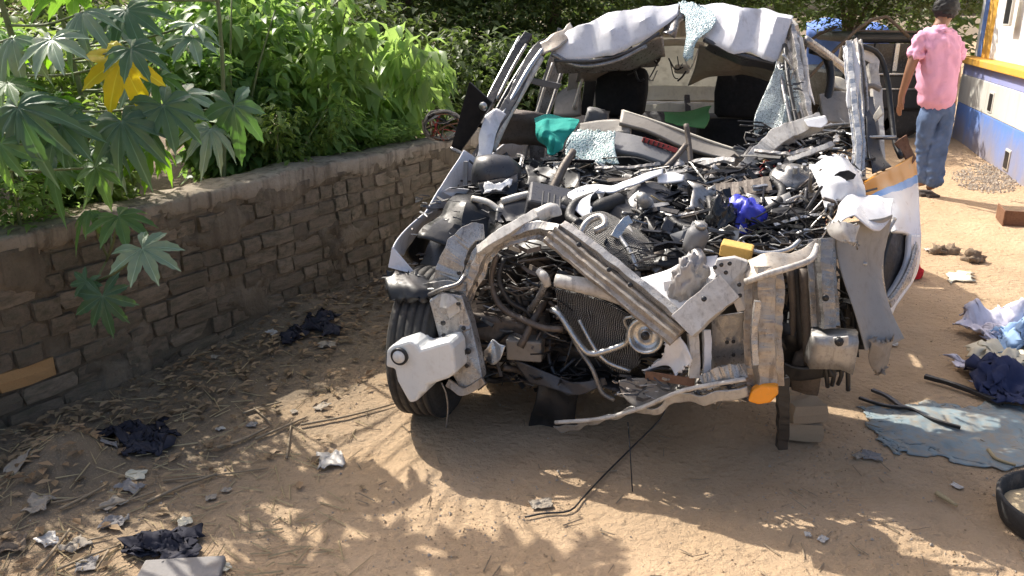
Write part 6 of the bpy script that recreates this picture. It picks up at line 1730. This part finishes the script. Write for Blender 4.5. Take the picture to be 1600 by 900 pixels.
SCR = [
    (90, 690, .075, 'paper', 1, 'crumpled pale paper against the earth mound below the wall', 'paper'),
    (28, 730, .06, 'paper', 2, 'pale curled paper beside the earth mound at the frame edge', 'paper'),
    (172, 698, .04, 'grey_paper', 3, 'small grey paper flap on top of the earth mound side', 'paper'),
    (205, 765, .055, 'grey_paper', 4, 'grey paper under the straw stalks', 'paper'),
    (212, 745, .045, 'cream_cloth', 5, 'yellowish wrapper among the straw stalks', 'paper'),
    (175, 790, .05, 'paper', 6, 'pale wrapper lying just below the straw stalks', 'paper'),
    (62, 790, .06, 'paper', 7, 'large pale leaf of paper left of the white cup', 'paper'),
    (76, 848, .045, 'white_plastic', 8, 'white crushed cup near the frame corner', 'plastic'),
    (180, 820, .05, 'grey_paper', 9, 'grey crumpled sheet in front of the straw', 'paper'),
    (345, 672, .022, 'white_plastic', 10, 'small white plastic bit on the shaded soil', 'plastic'),
    (335, 560, .030, 'paper', 11, 'small pale scrap at the wall foot', 'paper'),
    (290, 818, .035, 'cream_cloth', 12, 'pale yellow scrap on the shaded ground', 'paper'),
    (354, 768, .022, 'paper', 13, 'small pale flake in the plant shadow', 'paper'),
    (330, 780, .025, 'paper', 14, 'pale flake next to the smaller one in the plant shadow', 'paper'),
    (505, 637, .045, 'paper', 15, 'grey crumpled paper at the edge of the sunlit sand', 'paper'),
    (516, 722, .060, 'white_plastic', 16, 'white crumpled plastic bag on the sunlit sand', 'plastic'),
    (425, 520, .040, 'white_plastic', 17, 'white torn plastic left of the black bundle', 'plastic'),
    (512, 542, .060, 'paper', 18, 'long pale paper in front of the black bundle', 'paper'),
    (518, 492, .035, 'paper', 19, 'pale paper behind the black bundle', 'paper'),
    (395, 665, .030, 'grey_paper', 20, 'grey paper caught in the twig pile', 'paper'),
    (460, 645, .025, 'paper', 21, 'small pale paper beside the twig pile', 'paper'),
    (520, 465, .045, 'soil', 22, 'brown wrapper against the wall foot', 'paper'),
    (15, 855, .07, 'soil', 23, 'brown curled sheet in the frame corner', 'paper'),
    (120, 855, .05, 'paper', 24, 'pale sheet beside the white cup', 'paper'),
    (135, 885, .05, 'grey_paper', 25, 'grey sheet at the bottom frame edge', 'paper'),
    (350, 890, .03, 'cream_cloth', 26, 'cream scrap at the bottom frame edge', 'paper'),
    (845, 790, .05, 'paper', 27, 'pale twisted paper beside the cable on the shaded ground', 'paper'),
    (1285, 845, .022, 'white_plastic', 28, 'white scrap at the edge of the car shadow', 'plastic'),
    (1262, 838, .015, 'white_plastic', 29, 'smaller white scrap at the edge of the car shadow', 'plastic'),
    (1495, 762, .025, 'white_plastic', 30, 'white plastic bit in front of the faded sheet', 'plastic'),
    (1362, 715, .05, 'grey_paper', 31, 'grey flattened paper in front of the faded sheet', 'paper'),
    (1340, 715, .03, 'paper', 32, 'small pale paper touching the grey flattened one', 'paper'),
    (1395, 540, .035, 'white_plastic', 33, 'white bit of plastic below the torn wing', 'plastic'),
    (1450, 392, .04, 'white_plastic', 34, 'white flake at the shadow edge beyond the door', 'plastic'),
]
for s in SCR: scrap(s[0], s[1], s[2] * (.72 if s[4] != 16 else 1), *s[3:], rot=s[4] * .7, h=.22 + .04 * (s[4] % 5))
for pts, lb in ((((205, 852), (292, 842), (308, 874), (212, 886)), 'flat black cloth bundle at the bottom of the shaded ground'), (((440, 492), (520, 486), (528, 520), (452, 524)), 'black torn bundle at the wall foot near the car'), (((180, 676), (250, 668), (258, 702), (186, 708)), 'black torn bundle behind the earth mound')):
    flat_cloth('black_bundle', gq(*pts), M['black_cloth'], lb, 'bundle', 40, 30, .06, 11, .003, .006, 'black bundles by the wall', .10)
p = on_ground(285, 898)
tag(block('stone_slab', p + Vector((0, 0, .012)), (.24, .10, .03), M['grey_paper'], None, (0, 0, .1), .006, .004, 0, False), 'pale flat slab under the black bundle', 'slab')
def straw_stick(a, b, r, label, mid=0): return stick((a, ((a[0] + b[0]) / 2, (a[1] + b[1]) / 2 + mid), b), r, label, 'twig')
ST = [((185, 700), (195, 640), .005, 'upright thin stalk standing behind the earth mound'), ((95, 800), (170, 760), .006, 'thick straw stalk pointing at the earth mound'),
      ((80, 790), (160, 768), .004, 'thin straw stalk beside the thick one'), ((60, 895), (110, 832), .007, 'thick pale stalk near the white cup'), ((90, 895), (190, 855), .005, 'long thin stalk at the bottom corner'),
      ((150, 800), (245, 772), .005, 'straw stalk under the grey paper'), ((230, 790), (340, 745), .007, 'dark thin branch across the shaded soil'), ((340, 705), (420, 672), .008, 'dark branch below the twig pile'),
      ((400, 690), (480, 655), .006, 'branch touching the grey crumpled paper'), ((470, 668), (625, 632), .006, 'long thin cable running to the tyre'), ((380, 650), (440, 632), .006, 'upper branch of the twig pile'),
      ((395, 640), (425, 668), .005, 'crossing branch of the twig pile'), ((170, 865), (150, 895), .005, 'short stalk at the bottom edge'), ((130, 850), (175, 840), .004, 'short thin stalk in front of the straw'),
      ((255, 755), (420, 735), .004, 'thin straight stalk on the shaded soil'), ((448, 720), (456, 660), .005, 'thin stalk pointing at the sunlit sand')]
for a, b, r, lb in ST: straw_stick(a, b, r, lb, RND.uniform(-4, 4))
# black cable from under the car to the sand
P = [on_ground(*q) + Vector((0, 0, .010)) for q in ((820, 812), (850, 806), (890, 802), (912, 780), (945, 745), (985, 705), (1030, 660), (1040, 640))]
tag(tube('cable', P, .0035, M['dark'], None, 6, 40), 'black cable snaking out from under the car front', 'cable')
P = [K(981, 660, -.2), K(984, 700, -.32), on_ground(988, 768)]
tube('dangling_wire', P, .0025, M['dark'], car, 5, 10)
# round tangled bundle of wire on the wall end
wc = D(692, 197, 5.25)
root = thing('wire_coil', wc - Vector((0, 0, .11)), 'round tangled wire bundle on top of the wall by the car', 'wire coil')
r5 = random.Random(8)
for i in range(9):
    ax1 = Vector((1, .2, r5.uniform(-.15, .15))).normalized(); ax2 = Vector((r5.uniform(-.1, .1), -.5, 1)).normalized()
    ra, rb_ = .125 * r5.uniform(.85, 1.08), .105 * r5.uniform(.85, 1.08)
    pts = [wc + ax1 * (math.cos(a) * ra) + ax2 * (math.sin(a) * rb_) + Vector((r5.uniform(-.008, .008), r5.uniform(-.02, .02), r5.uniform(-.008, .008))) for a in [2 * math.pi * k / 14 for k in range(15)]]
    tube('wire_ring', pts, r5.uniform(.004, .008), M[r5.choice(['dark', 'primer', 'dark', 'rust', 'taupe'])], root, 5, 40)
for i in range(16):
    a = r5.uniform(0, 6.28); b = a + r5.uniform(1.5, 4)
    p = wc + Vector((math.cos(a) * .11, r5.uniform(-.02, .03), math.sin(a) * .09)); q = wc + Vector((math.cos(b) * .11, r5.uniform(-.02, .03), math.sin(b) * .09))
    tube('wire_strand', [p, p.lerp(q, .5) + Vector((0, -.02, r5.uniform(-.04, .04))), q], r5.uniform(.003, .006), M[r5.choice(['rust', 'taupe', 'rust', 'dark', 'wire_r', 'cream'])], root, 5, 8)

# ------------------------------------------------------------------ parked dark vehicle and blue tarps far behind
def dark_vehicle():
    Y0 = 11.2
    a, b = D(1318, 120, Y0), D(1475, 120, Y0)
    x0, x1 = a.x, b.x
    root = thing('parked_vehicle', Vector(((x0 + x1) / 2, Y0 + .8, 0)), 'dark parked vehicle with wide windows behind the person', 'vehicle')
    def vb(name, X0, X1, y0, y1, z0, z1, mat, par=root, bev=.03):
        P = [Vector(q) for q in ((X0, y0, z0), (X1, y0, z0), (X1, y1, z0), (X0, y1, z0), (X0, y0, z1), (X1, y0, z1), (X1, y1, z1), (X0, y1, z1))]
        return make(name, P, [(3, 2, 1, 0), (4, 5, 6, 7), (0, 1, 5, 4), (1, 2, 6, 5), (2, 3, 7, 6), (3, 0, 4, 7)], mat, par, False, None, 0, bev)
    zs = lambda py: D(1400, py, Y0).z
    zr, zw, zb = zs(52), zs(68), zs(112)
    vb('body', x0, x1, Y0, Y0 + 1.7, .35, zb, M['dark'], root, .06)
    vb('roof', x0 + .12, x1 - .05, Y0 + .1, Y0 + 1.6, zw, zr, M['dark'], root, .05)
    n = 4
    for i in range(n + 1):
        x = x0 + .15 + (x1 - x0 - .25) * i / n
        vb('window_post', x - .03, x + .03, Y0 + .06, Y0 + .12, zb, zw, M['dark' if i not in (2, 3) else 'silver'], root, .005)
    for i in range(n):
        xa = x0 + .18 + (x1 - x0 - .25) * i / n; xb = x0 + .12 + (x1 - x0 - .25) * (i + 1) / n
        vb('window_pane', xa, xb, Y0 + .085, Y0 + .095, zb + .002, zw - .002, M['gloss'], root, 0)
    tube('waist_rail', [Vector((x0 + .05, Y0 - .02, zb - .03)), Vector((x1 - .05, Y0 - .02, zb - .03))], .018, M['silver'], root)
    tube('waist_rail', [Vector((x0 + .05, Y0 - .02, zb - .22)), Vector((x1 - .05, Y0 - .02, zb - .22))], .014, M['silver'], root)
    tube('roof_rail', [Vector((x0 + .1, Y0 + .08, zr + .03)), Vector((x1 - .1, Y0 + .08, zr + .01))], .016, M['brownmetal'], root)
    for x in (x0 + .45, x1 - .45):
        for y in (Y0 + .12, Y0 + 1.55):
            lathe('wheel', [(.001, -.09), (.2, -.09), (.22, -.1), (.33, -.1), (.36, -.06), (.36, .06), (.33, .1), (.22, .1), (.2, .06), (.001, .05)], (x, y, .36), (0, 1, 0), M['tyre'], root, 28)
dark_vehicle()
M['blue_tarp'] = cloth_mat('bright_blue_tarp', (0.12, 0.22, 0.60), 0.5, 0.6, 100)
def tarp(pts, label):
    o = sheet('blue_tarpaulin', pts, M['blue_tarp'], None, 16, 12, .05, 2.2, .01, sharp=False)
    return tag(o, label, 'tarpaulin', 'blue tarpaulins behind the yard')
tarp([[D(1262, 34, 14.5), D(1290, 28, 14.5), D(1318, 32, 14.4), D(1334, 38, 14.4)], [D(1262, 50, 14.2), D(1294, 50, 14.0), D(1320, 50, 14.0), D(1336, 52, 14.0)], [D(1258, 120, 14.3), D(1294, 125, 14.1), D(1320, 122, 14.1), D(1340, 120, 14.2)]], 'blue tarpaulin showing behind the car roof corner')
tarp([[D(1352, 36, 15), D(1366, 34, 15), D(1384, 40, 15)], [D(1350, 50, 14.8), D(1368, 52, 14.6), D(1388, 52, 14.8)], [D(1348, 110, 14.8), D(1368, 115, 14.6), D(1390, 110, 14.8)]], 'smaller blue tarpaulin above the parked dark vehicle')
# thin bare poles leaning behind
for i, (a, b, lb) in enumerate((((1258, 74, 11.8), (1306, 42, 12.3), 'thin dark pole leaning behind the car roof'), ((1355, 34, 11.0), (1420, 58, 11.05), 'thin dark pole resting on the parked vehicle'))):
    pa, pb = D(*a), D(*b)
    base = Vector((pa.x - .5, pa.y, 0)) if i == 0 else Vector((pa.x - 1.4, pa.y - .1, 0))
    P = [base, pa, pb] if i == 0 else [base, pa.lerp(base, .0), pb]
    tag(tube('pole', P, .022, M['bark'], None, 7, 14), lb, 'pole', 'leaning poles')

# ------------------------------------------------------------------ crumbs, gravel and straw on the ground
def crumbs(name, n, region, smin, smax, mat, seed, label, dens=None):
    r = random.Random(seed)
    vs, fs = [], []
    k = 0
    while k < n:
        px, py = r.uniform(*region[0]), r.uniform(*region[1])
        p = G(px, py)
        if p.y > 16: continue
        if wall_dist(p.x, p.y) < .03: continue
        if dens and r.random() > dens(px, py, p): continue
        z = gz(p.x, p.y)
        s = r.uniform(smin, smax) * (1.6 if r.random() < .06 else 1)
        i0 = len(vs)
        a = r.uniform(0, 6.28)
        for q in ((1, 0, 0), (-.4, .9, .05), (-.5, -.8, 0), (.05, .1, .75), (.0, 0, -.4)):
            x = q[0] * math.cos(a) - q[1] * math.sin(a); y = q[0] * math.sin(a) + q[1] * math.cos(a)
            vs.append(Vector((p.x + x * s * r.uniform(.6, 1.1), p.y + y * s * r.uniform(.6, 1.1), z + .25 * s + q[2] * s)))
        fs += [(i0, i0 + 1, i0 + 3), (i0 + 1, i0 + 2, i0 + 3), (i0 + 2, i0, i0 + 3), (i0 + 1, i0, i0 + 4), (i0 + 2, i0 + 1, i0 + 4), (i0, i0 + 2, i0 + 4)]
        k += 1
    o = make(name, vs, fs, M[mat], None, False)
    return tag(o, label, name.split('_')[-1], kind='stuff')
def patchy(px, py, p): return 1.0 if noise.noise(Vector((p.x * 2.2, p.y * 2.2, 5))) > .12 else .12
M['pebble'] = grimy('pebble', (0.44, 0.38, 0.31), 0.9, 0, (0.2, 0.15, 0.1), 0.5, 30, 0.5, 0.2)
crumbs('dirt_crumbs', 2200, ((-50, 1650), (330, 930)), .0015, .006, 'crumb', 1, 'loose crumbs of dry dirt strewn over the yard', patchy)
crumbs('pale_gravel', 1300, ((-50, 1650), (300, 930)), .0015, .007, 'pebble', 2, 'fine pale gravel strewn over the yard', patchy)
crumbs('gravel', 1800, ((1460, 1640), (245, 315)), .006, .018, 'pebble', 3, 'grey gravel along the painted plinth', lambda px, py, p: max(0, .9 - ((px - 1550) / 70) ** 2 - ((py - 278) / 26) ** 2 + .3 * noise.noise(p * 3)))
def straws(name, n, region, seed, mat, label, l0=.02, l1=.08):
    r = random.Random(seed)
    vs, fs = [], []
    for _ in range(n):
        p = G(r.uniform(*region[0]), r.uniform(*region[1]))
        if wall_dist(p.x, p.y) < .05: continue
        a = r.uniform(0, 6.28); ln = r.uniform(l0, l1); w = r.uniform(.0012, .003)
        d = Vector((math.cos(a), math.sin(a), 0)); s = Vector((-d.y, d.x, 0)) * w
        q = p + d * ln
        A = Vector((p.x, p.y, gz(p.x, p.y) + .005)); B = Vector((q.x, q.y, gz(q.x, q.y) + .005 + r.uniform(0, .012)))
        i0 = len(vs)
        vs += [A - s, A + s, A + Vector((0, 0, w * 1.5)), B - s * .6, B + s * .6, B + Vector((0, 0, w))]
        fs += [(i0, i0 + 3, i0 + 5, i0 + 2), (i0 + 1, i0 + 2, i0 + 5, i0 + 4), (i0, i0 + 1, i0 + 4, i0 + 3)]
    return tag(make(name, vs, fs, M[mat], None, False), label, 'straw', kind='stuff')
straws('straw_litter', 450, ((-40, 560), (480, 920)), 4, 'straw', 'scattered dry straw and stalks below the wall', .03, .14)
straws('straw_bits', 170, ((560, 1640), (330, 920)), 5, 'twig', 'scattered bits of straw over the open yard')
# dry fallen leaves along the wall foot
r6 = random.Random(17)
vs, fs, tn = [], [], []
for _ in range(1700):
    s, d = r6.uniform(-.5, 3.0), abs(r6.gauss(0, .42)) + .05
    p = wp(s, d, 0); z = gz(p.x, p.y) + .006 + r6.uniform(0, .02)
    a = r6.uniform(0, 6.28); ln = r6.uniform(.006, .032); c, sn = math.cos(a), math.sin(a)
    i0 = len(vs)
    for x, y, h in ((-1, 0, 0), (0, .5, .3), (1, 0, .1), (0, -.5, .25), (0, 0, 0)):
        vs.append(Vector((p.x + (x * c - y * sn) * ln, p.y + (x * sn + y * c) * ln, z + h * ln)))
    fs += [(i0, i0 + 4, i0 + 1), (i0 + 1, i0 + 4, i0 + 2), (i0 + 2, i0 + 4, i0 + 3), (i0 + 3, i0 + 4, i0)]
    tn += [r6.random()] * 5
M['dry_leaf'] = leaf_mat('dry_leaf', (0.24, 0.17, 0.10), (0.3, 0.2, 0.1), 0.15, 0.8, 0.8)
o = make('leaf_litter', vs, fs, M['dry_leaf'], None, False)
at = o.data.attributes.new('tone', 'FLOAT', 'POINT'); at.data.foreach_set('value', tn)
tag(o, 'dry fallen leaves along the foot of the wall', 'leaves', kind='stuff')
